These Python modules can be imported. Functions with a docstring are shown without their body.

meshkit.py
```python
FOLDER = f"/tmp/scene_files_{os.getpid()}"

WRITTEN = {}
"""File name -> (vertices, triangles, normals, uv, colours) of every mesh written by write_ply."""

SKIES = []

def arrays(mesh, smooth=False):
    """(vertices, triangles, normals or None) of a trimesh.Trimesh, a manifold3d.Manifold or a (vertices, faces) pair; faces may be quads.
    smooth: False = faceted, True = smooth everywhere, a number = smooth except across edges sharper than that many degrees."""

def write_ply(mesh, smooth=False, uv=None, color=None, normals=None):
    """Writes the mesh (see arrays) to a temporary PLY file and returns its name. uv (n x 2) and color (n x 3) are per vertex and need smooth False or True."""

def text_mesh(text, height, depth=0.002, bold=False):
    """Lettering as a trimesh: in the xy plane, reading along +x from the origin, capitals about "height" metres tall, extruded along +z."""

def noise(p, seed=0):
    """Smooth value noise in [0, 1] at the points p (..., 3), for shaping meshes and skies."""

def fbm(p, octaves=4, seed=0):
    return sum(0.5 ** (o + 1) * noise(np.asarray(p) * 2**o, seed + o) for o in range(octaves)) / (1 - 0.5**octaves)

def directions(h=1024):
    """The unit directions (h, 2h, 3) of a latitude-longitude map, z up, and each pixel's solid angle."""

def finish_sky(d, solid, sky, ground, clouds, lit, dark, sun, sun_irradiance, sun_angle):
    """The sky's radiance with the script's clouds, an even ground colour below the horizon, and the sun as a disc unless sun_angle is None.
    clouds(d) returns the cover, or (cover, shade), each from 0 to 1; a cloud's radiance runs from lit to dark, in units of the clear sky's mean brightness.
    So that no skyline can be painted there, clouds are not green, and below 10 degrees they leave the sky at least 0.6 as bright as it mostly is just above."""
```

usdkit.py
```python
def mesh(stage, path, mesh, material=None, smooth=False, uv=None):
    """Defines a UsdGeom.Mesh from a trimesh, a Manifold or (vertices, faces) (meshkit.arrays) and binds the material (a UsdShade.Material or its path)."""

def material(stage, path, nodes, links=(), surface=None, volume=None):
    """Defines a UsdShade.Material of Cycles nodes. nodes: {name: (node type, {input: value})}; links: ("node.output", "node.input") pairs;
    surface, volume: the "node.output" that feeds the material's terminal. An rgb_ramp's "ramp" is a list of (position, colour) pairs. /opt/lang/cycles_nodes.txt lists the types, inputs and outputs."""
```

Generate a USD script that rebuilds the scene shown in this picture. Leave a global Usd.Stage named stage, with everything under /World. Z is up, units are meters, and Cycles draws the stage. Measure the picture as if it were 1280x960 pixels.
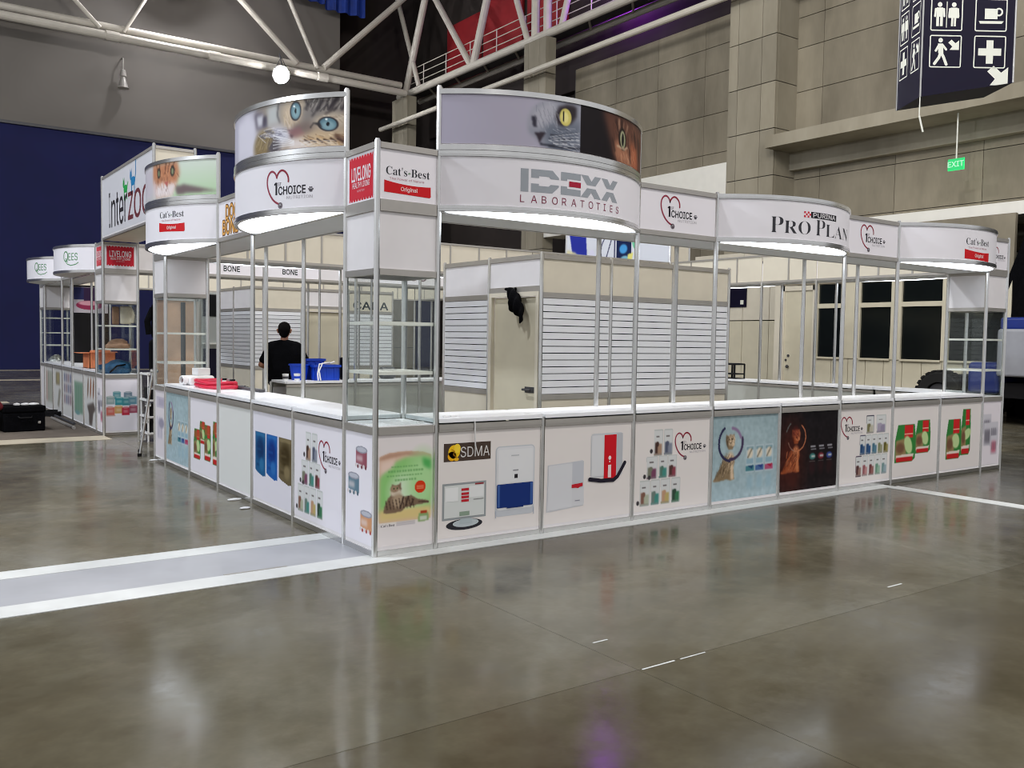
import math, json
import numpy as np, trimesh, shapely, usdkit, meshkit
from shapely import affinity
from shapely.geometry import Polygon, LineString, Point
from scipy.ndimage import gaussian_filter
from manifold3d import Manifold
from pxr import Usd, UsdGeom, UsdLux, UsdShade, Sdf, Gf, Vt

stage = Usd.Stage.CreateInMemory()
UsdGeom.SetStageUpAxis(stage, UsdGeom.Tokens.z)
UsdGeom.SetStageMetersPerUnit(stage, 1.0)
world = UsdGeom.Xform.Define(stage, '/World')
stage.SetDefaultPrim(world.GetPrim())
UsdGeom.Scope.Define(stage, '/World/Looks')
rng = np.random.default_rng(7)

# ------------------------------------------------------------------ camera
CAM, YAW, PITCH, ROLL, FPX = (-2.935, -5.7426, 1.5859), 0.9478, -0.0508, 0.0156, 1124.97
cam = UsdGeom.Camera.Define(stage, '/World/camera')
_f = np.array([math.cos(PITCH) * math.cos(YAW), math.cos(PITCH) * math.sin(YAW), math.sin(PITCH)])
_r = np.cross(_f, [0, 0, 1.0]); _r /= np.linalg.norm(_r)
_u = np.cross(_r, _f)
_c, _s = math.cos(ROLL), math.sin(ROLL)
_r, _u = _c * _r + _s * _u, -_s * _r + _c * _u
_m = np.eye(4); _m[0, :3], _m[1, :3], _m[2, :3], _m[3, :3] = _r, _u, -_f, CAM
UsdGeom.Xformable(cam).AddTransformOp().Set(Gf.Matrix4d(*_m.ravel().tolist()))
cam.CreateHorizontalApertureAttr(36.0); cam.CreateVerticalApertureAttr(27.0)
cam.CreateFocalLengthAttr(FPX / 1280 * 36.0)
cam.CreateClippingRangeAttr(Gf.Vec2f(0.05, 300))
EXPOSURE = 0.0
cam.CreateExposureAttr(EXPOSURE)

# ------------------------------------------------------------------ light of the hall
dome = UsdLux.DomeLight.Define(stage, '/World/hall_daylight_fill')  # uniform dim ambient fill added for the unseen hall, not daylight
dome.CreateIntensityAttr(0.20); dome.CreateColorAttr(Gf.Vec3f(0.95, 0.96, 1.0))
LAMPS = [(-5, -9, 1300, 0), (5, -9, 1300, 0), (-8, 4, 1500, 1), (13, -4, 1000, 0), (4, 3, 1700, 0), (9, 8, 1400, 0), (2, 13, 1300, 0), (-9, 17, 900, 1), (10, 20, 700, 0)]
for i, (x, y, w, cool) in enumerate(LAMPS):
    L = UsdLux.DiskLight.Define(stage, '/World/high_bay_light_%03d' % (i + 1))
    L.CreateRadiusAttr(0.45); L.CreateIntensityAttr(w / (math.pi * 0.45 ** 2) / math.pi * 0.14)
    L.CreateColorAttr(Gf.Vec3f(0.88, 0.93, 1.0) if cool else Gf.Vec3f(1.0, 0.95, 0.88))
    UsdGeom.Xformable(L).AddTranslateOp().Set(Gf.Vec3d(x, y, 17.5))
    L.GetPrim().SetCustomDataByKey('label', 'high bay hall lamp under the roof'); L.GetPrim().SetCustomDataByKey('category', 'lamp')

for i, (x, y, z, w, col) in enumerate(((-15, 6, 9, 400, (0.86, 0.92, 1.0)), (-5, -15, 11, 55, (1.0, 0.93, 0.88)), (11, -14, 11, 55, (1.0, 0.92, 0.87)), (-16, 20, 12, 100, (0.86, 0.92, 1.0)), (2.0, -7.5, 14.5, 230, (1.0, 0.96, 0.92)), (8.0, -7.0, 14.5, 160, (1.0, 0.96, 0.92)), (-5.5, 3.0, 14.5, 380, (0.92, 0.95, 1.0)), (4.5, 2.5, 14.5, 230, (1.0, 0.97, 0.92)), (3, 10.5, 14, 160, (1.0, 0.97, 0.92)))):
    L = UsdLux.SphereLight.Define(stage, '/World/hall_globe_light_%03d' % (i + 1))  # added fill spheres without fixtures, brightening panels, storeroom and fascias
    L.CreateRadiusAttr(0.5); L.CreateIntensityAttr(w); L.CreateColorAttr(Gf.Vec3f(*col))
    UsdGeom.Xformable(L).AddTranslateOp().Set(Gf.Vec3d(x, y, z))
    L.GetPrim().SetCustomDataByKey('label', 'added fill light without fixture outside the view'); L.GetPrim().SetCustomDataByKey('category', 'lamp')

# ------------------------------------------------------------------ materials
def lin(c):
    c = np.asarray(c, float) / 255.0
    return np.where(c <= 0.04045, c / 12.92, ((c + 0.055) / 1.055) ** 2.4)

M = {}
def mat(name, rgb, rough=0.5, metal=0.0, vary=0.0, scale=3.0, bump=0.0, bscale=40.0, **kw):
    """Principled surface; vary adds a gentle procedural tone variation."""
    col = lin(rgb)
    nodes = {'p': ('principled_bsdf', dict(base_color=tuple(col), roughness=rough, metallic=metal, **kw))}
    links = []
    if vary or bump:
        nodes['g'] = ('geometry', {})
    if vary:
        nodes['n'] = ('noise_texture', dict(scale=scale, detail=4.0, roughness=0.6))
        nodes['r'] = ('rgb_ramp', {'ramp': [(0.3, tuple(np.clip(col * (1 - vary), 0, 1))), (0.7, tuple(np.clip(col * (1 + vary), 0, 1)))]})
        links += [('g.position', 'n.vector'), ('n.fac', 'r.fac'), ('r.color', 'p.base_color')]
    if bump:
        nodes['bn'] = ('noise_texture', dict(scale=bscale, detail=3.0))
        nodes['b'] = ('bump', dict(strength=bump, distance=0.02))
        links += [('g.position', 'bn.vector'), ('bn.fac', 'b.height'), ('b.normal', 'p.normal')]
    M[name] = usdkit.material(stage, '/World/Looks/' + name, nodes, links, surface='p.BSDF')
    return M[name]

def emit(name, rgb, strength):
    M[name] = usdkit.material(stage, '/World/Looks/' + name, {'e': ('emission', dict(color=tuple(lin(rgb)), strength=strength))}, surface='e.emission')

mat('white_board', (226, 223, 225), 0.5, vary=0.03, specular_ior_level=0.3)
mat('cream_board', (214, 207, 190), 0.5, vary=0.04)
mat('slat_board', (236, 238, 243), 0.4, vary=0.03)
mat('worktop_white', (240, 242, 246), 0.3, vary=0.02)
mat('aluminium', (216, 216, 214), 0.22, metal=0.9, vary=0.05, scale=8)
mat('rail_grey', (176, 172, 166), 0.4, metal=0.55, vary=0.05, scale=6)
mat('inner_grey', (176, 178, 172), 0.55, vary=0.06)
mat('canopy_grey', (205, 206, 206), 0.55, vary=0.03)
mat('shelf_white', (240, 238, 230), 0.35)
mat('black_cloth', (9, 9, 12), 1.0, specular_ior_level=0.08, vary=0.3, scale=14, bump=0.3, bscale=60)
mat('black_plastic', (13, 12, 15), 0.6, specular_ior_level=0.2, vary=0.2)
mat('dark_grey', (62, 62, 66), 0.5, vary=0.15)
mat('navy_curtain', (14, 20, 74), 0.85, vary=0.12, scale=0.6)
mat('bulkhead_grey', (110, 105, 99), 0.75, vary=0.06, scale=0.25)
mat('steel_paint', (196, 190, 178), 0.5, vary=0.08, scale=1.5)
mat('pipe_paint', (206, 200, 186), 0.5, vary=0.06, scale=1.5)
mat('red_panel', (140, 14, 22), 0.7, vary=0.2, scale=0.6)
mat('dark_wall', (42, 34, 30), 0.9, vary=0.25, scale=0.5)  # darkness of the unlit wall zone painted into the colour
mat('roof_dark', (60, 58, 56), 0.9, vary=0.1, scale=0.4)
mat('blue_tarp', (18, 52, 140), 0.6, vary=0.25, scale=1.4)
mat('band_white', (228, 226, 218), 0.6, vary=0.03)
mat('door_cream', (205, 198, 176), 0.5, vary=0.04)
mat('glass_dark', (16, 20, 18), 0.12, vary=0.3, scale=0.8)
mat('sign_navy', (13, 9, 34), 0.5, vary=0.1, specular_ior_level=0.2)
mat('sign_white', (222, 224, 214), 0.4)
mat('tape_white', (198, 201, 201), 0.5, vary=0.10, scale=2.2)
mat('trench_cover', (160, 162, 168), 0.42, vary=0.09, scale=1.3)
mat('strip_beige', (190, 180, 160), 0.55, vary=0.12, scale=1.5)
mat('skin', (170, 118, 92), 0.55)
mat('hair_black', (12, 9, 8), 1.0, specular_ior_level=0.1, vary=0.3, scale=60)
mat('trouser_dark', (30, 32, 42), 0.85)
mat('blue_plastic', (16, 66, 190), 0.4, vary=0.06)
mat('white_plastic', (228, 228, 228), 0.35)
mat('red_hose', (205, 26, 62), 0.45, vary=0.1)
mat('truck_blue', (24, 44, 120), 0.3, vary=0.1)
mat('truck_white', (150, 152, 160), 0.4, vary=0.08)
mat('rubber', (14, 14, 15), 0.8, bump=0.3)
mat('maroon_cloth', (96, 14, 26), 0.9, vary=0.15, scale=5)
mat('beige_cloth', (200, 190, 150), 0.9)
mat('orange_card', (214, 128, 84), 0.6, vary=0.15, scale=8)
mat('teal_cloth', (32, 84, 122), 0.8, vary=0.3, scale=10)
mat('brown_card', (150, 116, 94), 0.7, vary=0.2, scale=6)
mat('pink_card', (190, 80, 120), 0.6)
mat('bone_text', (36, 44, 44), 0.6)
mat('peach_board', (206, 168, 140), 0.5, vary=0.12, scale=4)
mat('beige_fabric', (206, 196, 178), 0.9, vary=0.08, scale=9)
emit('soffit_glow', (238, 246, 255), 3.4)
emit('flood_glow', (250, 250, 255), 600.0)
emit('purple_glow', (170, 20, 255), 3.0)
mat('carpet', (104, 94, 84), 0.95, vary=0.1, scale=2.0, bump=0.3, bscale=90)
emit('exit_glow', (40, 230, 120), 1.6)

M['glass'] = usdkit.material(stage, '/World/Looks/glass', {
    't': ('transparent_bsdf', dict(color=(0.965, 0.98, 0.975))), 'g': ('glossy_bsdf', dict(color=(0.9, 0.95, 0.95), roughness=0.04)),
    'f': ('layer_weight', dict(blend=0.5)), 'w': ('math', dict(math_type='power', value2=4.0)), 'k': ('math', dict(math_type='multiply_add', value2=0.42, value3=0.035)), 'm': ('mix_closure', {})},
    [('f.facing', 'w.value1'), ('w.value', 'k.value1'), ('k.value', 'm.fac'), ('t.BSDF', 'm.closure1'), ('g.BSDF', 'm.closure2')], surface='m.closure')
M['print'] = usdkit.material(stage, '/World/Looks/print', {
    'a': ('attribute', dict(attribute='tint')), 'p': ('principled_bsdf', dict(roughness=0.5, specular_ior_level=0.18))},
    [('a.color', 'p.base_color')], surface='p.BSDF')

def concrete(name, a, b, rough, sc):
    M[name] = usdkit.material(stage, '/World/Looks/' + name, {
        'g': ('geometry', {}), 'mp': ('mapping', dict(scale=(1.0, 1.0, 0.35))),
        'n': ('noise_texture', dict(scale=sc, detail=6.0, roughness=0.62)), 'n2': ('noise_texture', dict(scale=sc * 9, detail=3.0)),
        'oi': ('object_info', {}), 'hs': ('hsv', {}), 'mr': ('map_range', dict(from_min=0.0, from_max=1.0, to_min=0.86, to_max=1.12)),
        'r': ('rgb_ramp', {'ramp': [(0.3, tuple(lin(a))), (0.7, tuple(lin(b)))]}),
        'bp': ('bump', dict(strength=0.25, distance=0.02)), 'p': ('principled_bsdf', dict(roughness=rough))},
        [('g.position', 'mp.vector'), ('mp.vector', 'n.vector'), ('g.position', 'n2.vector'), ('n.fac', 'r.fac'), ('r.color', 'hs.color'),
         ('oi.random', 'mr.value'), ('mr.result', 'hs.value'), ('hs.color', 'p.base_color'), ('n2.fac', 'bp.height'), ('bp.normal', 'p.normal')], surface='p.BSDF')
concrete('concrete', (108, 101, 86), (148, 140, 122), 0.8, 0.55)
concrete('concrete_light', (126, 119, 102), (160, 153, 136), 0.8, 0.5)

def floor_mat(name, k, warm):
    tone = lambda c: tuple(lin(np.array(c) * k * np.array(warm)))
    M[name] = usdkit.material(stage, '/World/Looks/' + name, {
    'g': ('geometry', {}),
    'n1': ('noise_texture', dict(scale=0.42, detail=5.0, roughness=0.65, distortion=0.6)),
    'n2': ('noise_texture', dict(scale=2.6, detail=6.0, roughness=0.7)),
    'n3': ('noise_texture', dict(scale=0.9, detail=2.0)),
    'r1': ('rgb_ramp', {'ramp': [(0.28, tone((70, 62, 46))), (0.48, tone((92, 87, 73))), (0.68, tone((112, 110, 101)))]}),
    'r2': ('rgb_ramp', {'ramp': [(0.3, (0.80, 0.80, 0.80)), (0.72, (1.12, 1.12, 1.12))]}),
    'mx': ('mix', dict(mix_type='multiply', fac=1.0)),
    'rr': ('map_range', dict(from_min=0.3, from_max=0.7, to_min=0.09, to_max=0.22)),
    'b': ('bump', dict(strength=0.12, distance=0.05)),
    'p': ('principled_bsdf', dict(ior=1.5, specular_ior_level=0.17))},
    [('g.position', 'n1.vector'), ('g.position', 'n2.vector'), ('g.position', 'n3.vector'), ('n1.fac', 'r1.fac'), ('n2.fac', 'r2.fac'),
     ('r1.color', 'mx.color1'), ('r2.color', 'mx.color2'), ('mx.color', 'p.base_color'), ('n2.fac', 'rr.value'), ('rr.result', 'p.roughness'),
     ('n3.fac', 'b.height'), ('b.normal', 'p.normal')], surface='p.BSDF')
floor_mat('floor_front', 0.84, (1.0, 0.985, 0.93))  # slab tones scaled to offset uneven lamp light; front slab also browner
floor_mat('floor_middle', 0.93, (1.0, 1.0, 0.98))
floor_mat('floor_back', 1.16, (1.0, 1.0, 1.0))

# ------------------------------------------------------------------ scene helpers
used = {}
def path_for(parent, name):
    key = (parent, name)
    k = used.get(key, 0); used[key] = k + 1
    return parent + '/' + (name if k == 0 else '%s_%03d' % (name, k))

def setd(prim, **kw):
    for k, v in kw.items():
        if v:
            prim.SetCustomDataByKey(k, v)
    return prim

def thing(name, label, cat, loc=(0, 0, 0), rotz=0.0, group=None, kind=None):
    x = UsdGeom.Xform.Define(stage, path_for('/World', name))
    x.AddTranslateOp().Set(Gf.Vec3d(*map(float, loc)))
    if rotz:
        x.AddRotateZOp().Set(float(rotz))
    return setd(x.GetPrim(), label=label, category=cat, group=group, kind=kind)

def part(parent, name, mesh, m, label=None, smooth=False, kind=None):
    if isinstance(mesh, list):
        mesh = trimesh.util.concatenate(mesh)
    p = usdkit.mesh(stage, path_for(str(parent.GetPath()), name), mesh, M[m], smooth=smooth)
    return setd(p.GetPrim(), label=label, kind=kind)

def solo(name, mesh, m, label, cat, group=None, smooth=False):
    if isinstance(mesh, list):
        mesh = trimesh.util.concatenate(mesh)
    p = usdkit.mesh(stage, path_for('/World', name), mesh, M[m], smooth=smooth)
    return setd(p.GetPrim(), label=label, category=cat, group=group)

def struct(name, mesh=None, m=None, label=None, parts=()):
    if mesh is None:
        p = UsdGeom.Xform.Define(stage, path_for('/World', name)).GetPrim()
    else:
        if isinstance(mesh, list):
            mesh = trimesh.util.concatenate(mesh)
        p = usdkit.mesh(stage, path_for('/World', name), mesh, M[m]).GetPrim()
    return setd(p, kind='structure', label=label)

def box(x0, x1, y0, y1, z0, z1):
    b = trimesh.creation.box(extents=(abs(x1 - x0), abs(y1 - y0), abs(z1 - z0)))
    b.apply_translation(((x0 + x1) / 2, (y0 + y1) / 2, (z0 + z1) / 2))
    return b

def rbox(x0, x1, y0, y1, z0, z1, r=0.02):
    """Box with rounded edges: the hull of eight spheres."""
    s = []
    for x in (x0 + r, x1 - r):
        for y in (y0 + r, y1 - r):
            for z in (z0 + r, z1 - r):
                s.append(Manifold.sphere(r, 12).translate((x, y, z)))
    return man(Manifold.batch_hull(s))

def man(m):
    me = m.to_mesh()
    return trimesh.Trimesh(me.vert_properties[:, :3], me.tri_verts, process=False)

def tube(p0, p1, r, n=10):
    return trimesh.creation.cylinder(radius=r, segment=[p0, p1], sections=n)

def path_tube(pts, r, n=8):
    out = [tube(a, b, r, n) for a, b in zip(pts[:-1], pts[1:])]
    out += [trimesh.creation.icosphere(1, r).apply_translation(p) for p in pts[1:-1]]
    return trimesh.util.concatenate(out)

def prism(poly, z0, z1):
    m = trimesh.creation.extrude_polygon(Polygon(poly) if not isinstance(poly, Polygon) else poly, z1 - z0, engine='earcut')
    m.apply_translation((0, 0, z0))
    return m

def lathe(prof, n=20):
    return trimesh.creation.revolve(np.asarray(prof, float), sections=n)

POST_R = 0.022
def post(x, y, z0, z1):
    """Eight-sided system post with a small foot and cap."""
    return trimesh.util.concatenate([tube((x, y, z0), (x, y, z1), POST_R, 8), tube((x, y, z1), (x, y, z1 + 0.012), POST_R * 0.7, 8)])

# ------------------------------------------------------------------ flat print: painted grids and lettering
SERIF = json.loads('''{"C":[139,[[[[8,59],[8,81],[14,103],[22,116],[37,130],[51,137],[68,141],[90,140],[112,132],[118,132],[123,135],[125,141],[130,141],[130,94],[124,95],[116,113],[101,128],[89,133],[74,134],[61,129],[52,119],[46,103],[43,85],[43,56],[45,43],[48,33],[56,19],[63,14],[72,10],[88,9],[108,16],[127,33],[129,33],[133,27],[116,10],[105,4],[86,-1],[67,-1],[48,4],[34,12],[22,24],[12,42]]]]],"a":[102,[[[[6,25],[11,36],[19,43],[35,51],[59,59],[58,82],[54,88],[48,90],[39,90],[31,85],[37,72],[36,66],[32,61],[28,59],[18,59],[14,61],[10,67],[10,78],[17,88],[34,96],[58,97],[71,94],[82,86],[87,73],[87,16],[90,12],[96,14],[98,11],[96,7],[85,0],[71,-1],[65,1],[59,11],[43,1],[23,-1],[15,2],[9,8],[6,15]],[[35,30],[37,16],[43,12],[47,12],[53,15],[59,20],[59,52],[45,47],[38,40]]]]],"t":[68,[[[[6,85],[6,91],[29,114],[38,128],[43,128],[43,95],[62,94],[62,85],[43,84],[44,18],[47,14],[53,14],[58,17],[61,23],[66,22],[62,12],[53,3],[43,-1],[30,-1],[22,2],[18,6],[14,20],[14,84]]]]],"s":[86,[[[[11,33],[16,33],[22,17],[35,7],[46,6],[56,12],[57,22],[55,27],[48,32],[26,43],[15,53],[11,62],[11,73],[17,87],[28,95],[35,97],[47,97],[65,93],[68,97],[73,97],[73,68],[68,68],[63,80],[56,87],[48,90],[41,90],[36,88],[31,81],[31,77],[37,68],[64,55],[73,46],[76,39],[77,28],[76,21],[71,10],[63,3],[52,-1],[39,-1],[25,4],[20,4],[15,-1],[11,-1]]]]],"B":[132,[[[[5,0],[5,5],[18,8],[22,17],[22,118],[20,124],[16,129],[5,130],[5,135],[78,135],[95,132],[108,126],[115,118],[118,109],[118,98],[116,92],[108,82],[90,73],[109,66],[121,55],[124,48],[125,37],[123,26],[119,18],[108,8],[89,1]],[[54,16],[59,8],[71,7],[82,11],[87,19],[90,35],[89,49],[85,60],[74,67],[66,69],[54,68]],[[54,76],[63,75],[72,77],[82,86],[85,98],[84,114],[79,125],[73,128],[61,129],[55,125]]]]],"e":[90,[[[[6,38],[6,58],[10,72],[18,84],[25,90],[36,95],[53,96],[66,92],[77,82],[83,68],[84,51],[35,50],[35,42],[38,30],[42,22],[49,17],[63,15],[73,19],[80,27],[85,24],[76,11],[67,4],[52,-1],[39,-1],[26,4],[12,19]],[[37,81],[35,59],[60,59],[59,80],[54,89],[46,90],[41,88]]]]],"P":[124,[[[[5,0],[5,5],[17,7],[22,16],[22,119],[17,128],[5,130],[5,135],[79,135],[97,132],[109,126],[118,116],[122,103],[121,88],[114,75],[102,66],[89,62],[54,60],[55,14],[60,7],[72,5],[72,0]],[[54,69],[66,68],[74,70],[81,74],[86,85],[86,111],[83,120],[73,127],[61,128],[57,127],[54,121]]]]],"R":[141,[[[[5,0],[5,5],[17,7],[22,16],[22,119],[17,128],[5,130],[5,135],[87,134],[105,129],[116,122],[120,117],[124,106],[123,88],[115,76],[95,65],[129,13],[137,6],[143,5],[143,0],[100,0],[59,63],[54,62],[55,14],[60,7],[72,5],[72,0]],[[55,123],[54,70],[67,69],[75,71],[86,79],[89,86],[90,108],[88,115],[82,124],[72,128],[59,127]]]]],"O":[156,[[[[8,63],[8,77],[11,93],[21,113],[31,124],[42,132],[59,139],[70,141],[88,141],[102,138],[125,125],[139,108],[145,95],[148,82],[147,53],[142,38],[134,25],[116,9],[101,2],[86,-1],[69,-1],[55,2],[33,14],[17,33],[11,47]],[[43,80],[45,44],[49,30],[55,18],[63,10],[74,6],[83,6],[92,9],[102,17],[107,27],[111,41],[113,57],[113,82],[107,111],[96,128],[86,133],[73,134],[64,131],[55,124],[49,112],[45,98]]]]],"L":[127,[[[[5,0],[5,5],[17,7],[20,11],[22,17],[22,119],[17,128],[5,130],[5,135],[74,135],[74,130],[67,130],[58,127],[54,117],[55,14],[57,10],[63,8],[79,8],[95,12],[103,16],[112,25],[118,36],[121,45],[127,46],[120,0]]]]],"A":[130,[[[[-3,5],[6,7],[11,14],[59,134],[62,139],[66,139],[114,26],[123,8],[132,5],[132,0],[68,0],[68,5],[78,6],[84,11],[82,23],[74,40],[32,40],[30,39],[23,20],[22,13],[24,8],[29,6],[38,5],[38,0],[-3,0]],[[51,91],[35,48],[71,49],[53,92]]]]],"N":[147,[[[[5,0],[5,5],[15,6],[21,10],[23,21],[23,114],[11,129],[5,130],[5,135],[47,135],[115,52],[116,120],[110,128],[99,130],[99,135],[143,135],[143,130],[131,128],[126,120],[126,-3],[120,-3],[115,2],[33,101],[32,16],[35,8],[44,5],[50,5],[50,0]]]]]}''')

def tri2d(poly):
    """(vertices, faces) of a shapely polygon."""
    v, f = [], []
    k = 0
    for g in getattr(poly, 'geoms', [poly]):
        if g.is_empty or g.geom_type != 'Polygon':
            continue
        a, b = trimesh.creation.triangulate_polygon(g, engine='earcut')
        v.append(a); f.append(b + k); k += len(a)
    return np.vstack(v), np.vstack(f)

_text = {}
def sans(text, bold=False):
    """Lettering with capitals one unit tall as (vertices, faces), y up."""
    if (text, bold) not in _text:
        m = meshkit.text_mesh(text, 1.0, depth=0.01, bold=bold)
        v, f = np.array(m.vertices), np.array(m.faces)
        keep = np.all(v[f][:, :, 2] > 0.005, axis=1)
        f = f[keep]; ids, inv = np.unique(f, return_inverse=True)
        _text[(text, bold)] = (v[ids][:, :2], inv.reshape(-1, 3))
    return _text[(text, bold)]

def serif(text, thin=0.0, gap=0.0):
    """Serif lettering from outline data; capitals one unit tall."""
    v, f, x, k = [], [], 0.0, 0
    for ch in text:
        if ch == ' ':
            x += 50; continue
        if ch == "'":
            poly = Polygon([(14, 140), (32, 140), (24, 95), (18, 95)]); adv = 44
        else:
            adv, rings = SERIF[ch]
            poly = shapely.union_all([Polygon(r[0], r[1:]) for r in rings])
            if thin:
                poly = poly.buffer(-thin)
        a, b = tri2d(poly)
        v.append(a + [x, 0]); f.append(b + k); k += len(a); x += adv + gap
    return np.vstack(v) / 136.0, np.vstack(f)

class Print:
    """A printed graphic: a painted grid of vertex colours (metres, origin at the top left, y down) plus flat lettering over it."""
    def __init__(self, w, h, cell=0.007, bg=(232, 229, 232), seed=0):
        self.w, self.h = w, h
        nx, ny = max(2, int(round(w / cell)) + 1), max(2, int(round(h / cell)) + 1)
        self.X, self.Y = np.meshgrid(np.linspace(0, w, nx), np.linspace(0, h, ny))
        self.C = np.empty((ny, nx, 3)); self.C[:] = bg
        self.cell = cell
        self.rng = np.random.default_rng(seed)
        self.ink = []
    def mixin(self, a, col):
        a = np.clip(a, 0, 1)[..., None]
        self.C = self.C * (1 - a) + np.asarray(col, float) * a
    def el(self, fx, fy, rx, ry, col, rot=0.0, soft=0.08, alpha=1.0):
        """Ellipse; centre in fractions, radii in metres."""
        dx, dy = self.X - fx * self.w, self.Y - fy * self.h
        c, s = math.cos(math.radians(rot)), math.sin(math.radians(rot))
        q = np.hypot((dx * c + dy * s) / rx, (-dx * s + dy * c) / ry)
        self.mixin(alpha * np.clip((1 - q) / max(soft, 1e-3) + 0.5, 0, 1), col)
    def po(self, pts, col, soft=0.0, alpha=1.0):
        """Polygon in fractions."""
        g = Polygon([(x * self.w, y * self.h) for x, y in pts]).buffer(0)
        self.shape(g, col, soft, alpha)
    def shape(self, g, col, soft=0.0, alpha=1.0):
        x0, y0, x1, y1 = g.bounds
        a = shapely.contains_xy(g, self.X.ravel(), self.Y.ravel()).reshape(self.X.shape).astype(float)
        if soft:
            a = gaussian_filter(a, soft / self.cell)
        self.mixin(a * alpha, col)
    def st(self, pts, width, col, soft=0.0, alpha=1.0):
        """Stroke through points in fractions; width in metres."""
        g = LineString([(x * self.w, y * self.h) for x, y in pts]).buffer(width / 2)
        self.shape(g, col, soft, alpha)
    def rect(self, x0, y0, x1, y1, col, soft=0.0, alpha=1.0):
        self.po([(x0, y0), (x1, y0), (x1, y1), (x0, y1)], col, soft, alpha)
    def grad(self, top, bottom):
        t = (self.Y / self.h)[..., None]
        self.C = np.asarray(top, float) * (1 - t) + np.asarray(bottom, float) * t
    def line(self, x0, y0, x1, y1, w, col, alpha=1.0):
        """Soft hair-like stroke; ends in fractions, width in metres."""
        ax, ay, bx, by = x0 * self.w, y0 * self.h, x1 * self.w, y1 * self.h
        dx, dy = bx - ax, by - ay
        t = np.clip(((self.X - ax) * dx + (self.Y - ay) * dy) / (dx * dx + dy * dy + 1e-12), 0, 1)
        d = np.hypot(self.X - ax - t * dx, self.Y - ay - t * dy)
        self.mixin(alpha * np.clip(1.4 - d / w, 0, 1), col)
    def hairs(self, n, cx, cy, rx, ry, ang, length, w, cols, alpha=0.6, spread=14.0):
        """Short strokes scattered over an ellipse (centre and radii in fractions) along one direction."""
        for i in range(n):
            a, r = self.rng.uniform(0, 2 * math.pi), math.sqrt(self.rng.uniform())
            x, y = cx + rx * r * math.cos(a), cy + ry * r * math.sin(a)
            q = math.radians(ang + self.rng.normal() * spread); L = length * self.rng.uniform(.6, 1.3)
            self.line(x, y, x + L * math.cos(q) / self.w, y + L * math.sin(q) / self.h, w, cols[i % len(cols)], alpha)
    def fur(self, amount, sx, sy, mask=None):
        """Streaky variation of tone."""
        n = gaussian_filter(self.rng.standard_normal(self.X.shape), (sy, sx))
        n = n / (n.std() + 1e-9) * amount
        self.C = np.clip(self.C + (n * (1 if mask is None else mask))[..., None], 0, 255)
    def glyphs(self, vf, fx, fy, height, col, sx=1.0, centre=False, width=None, slant=0.0, layer=1, tilt=0.0):
        """Lettering with its baseline start at fractions (fx, fy); height in metres; width sets the total width."""
        v, f = vf
        v = np.array(v, float); lo, hi = v[:, 0].min(), v[:, 0].max()
        v[:, 0] -= lo
        if width:
            sx = width / ((hi - lo) * height)
        v = np.c_[(v[:, 0] + slant * v[:, 1]) * height * sx, v[:, 1] * height]
        if tilt:
            t = math.radians(tilt); v = v @ np.array([[math.cos(t), math.sin(t)], [-math.sin(t), math.cos(t)]])
        x0 = fx * self.w - ((hi - lo) * height * sx / 2 if centre else 0)
        self.ink.append((np.c_[x0 + v[:, 0], fy * self.h - v[:, 1]], f, col, layer))
    def vec(self, g, col, layer=1):
        """A crisp shapely shape in metres (y down)."""
        v, f = tri2d(g)
        self.ink.append((v, f, col, layer))
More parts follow.
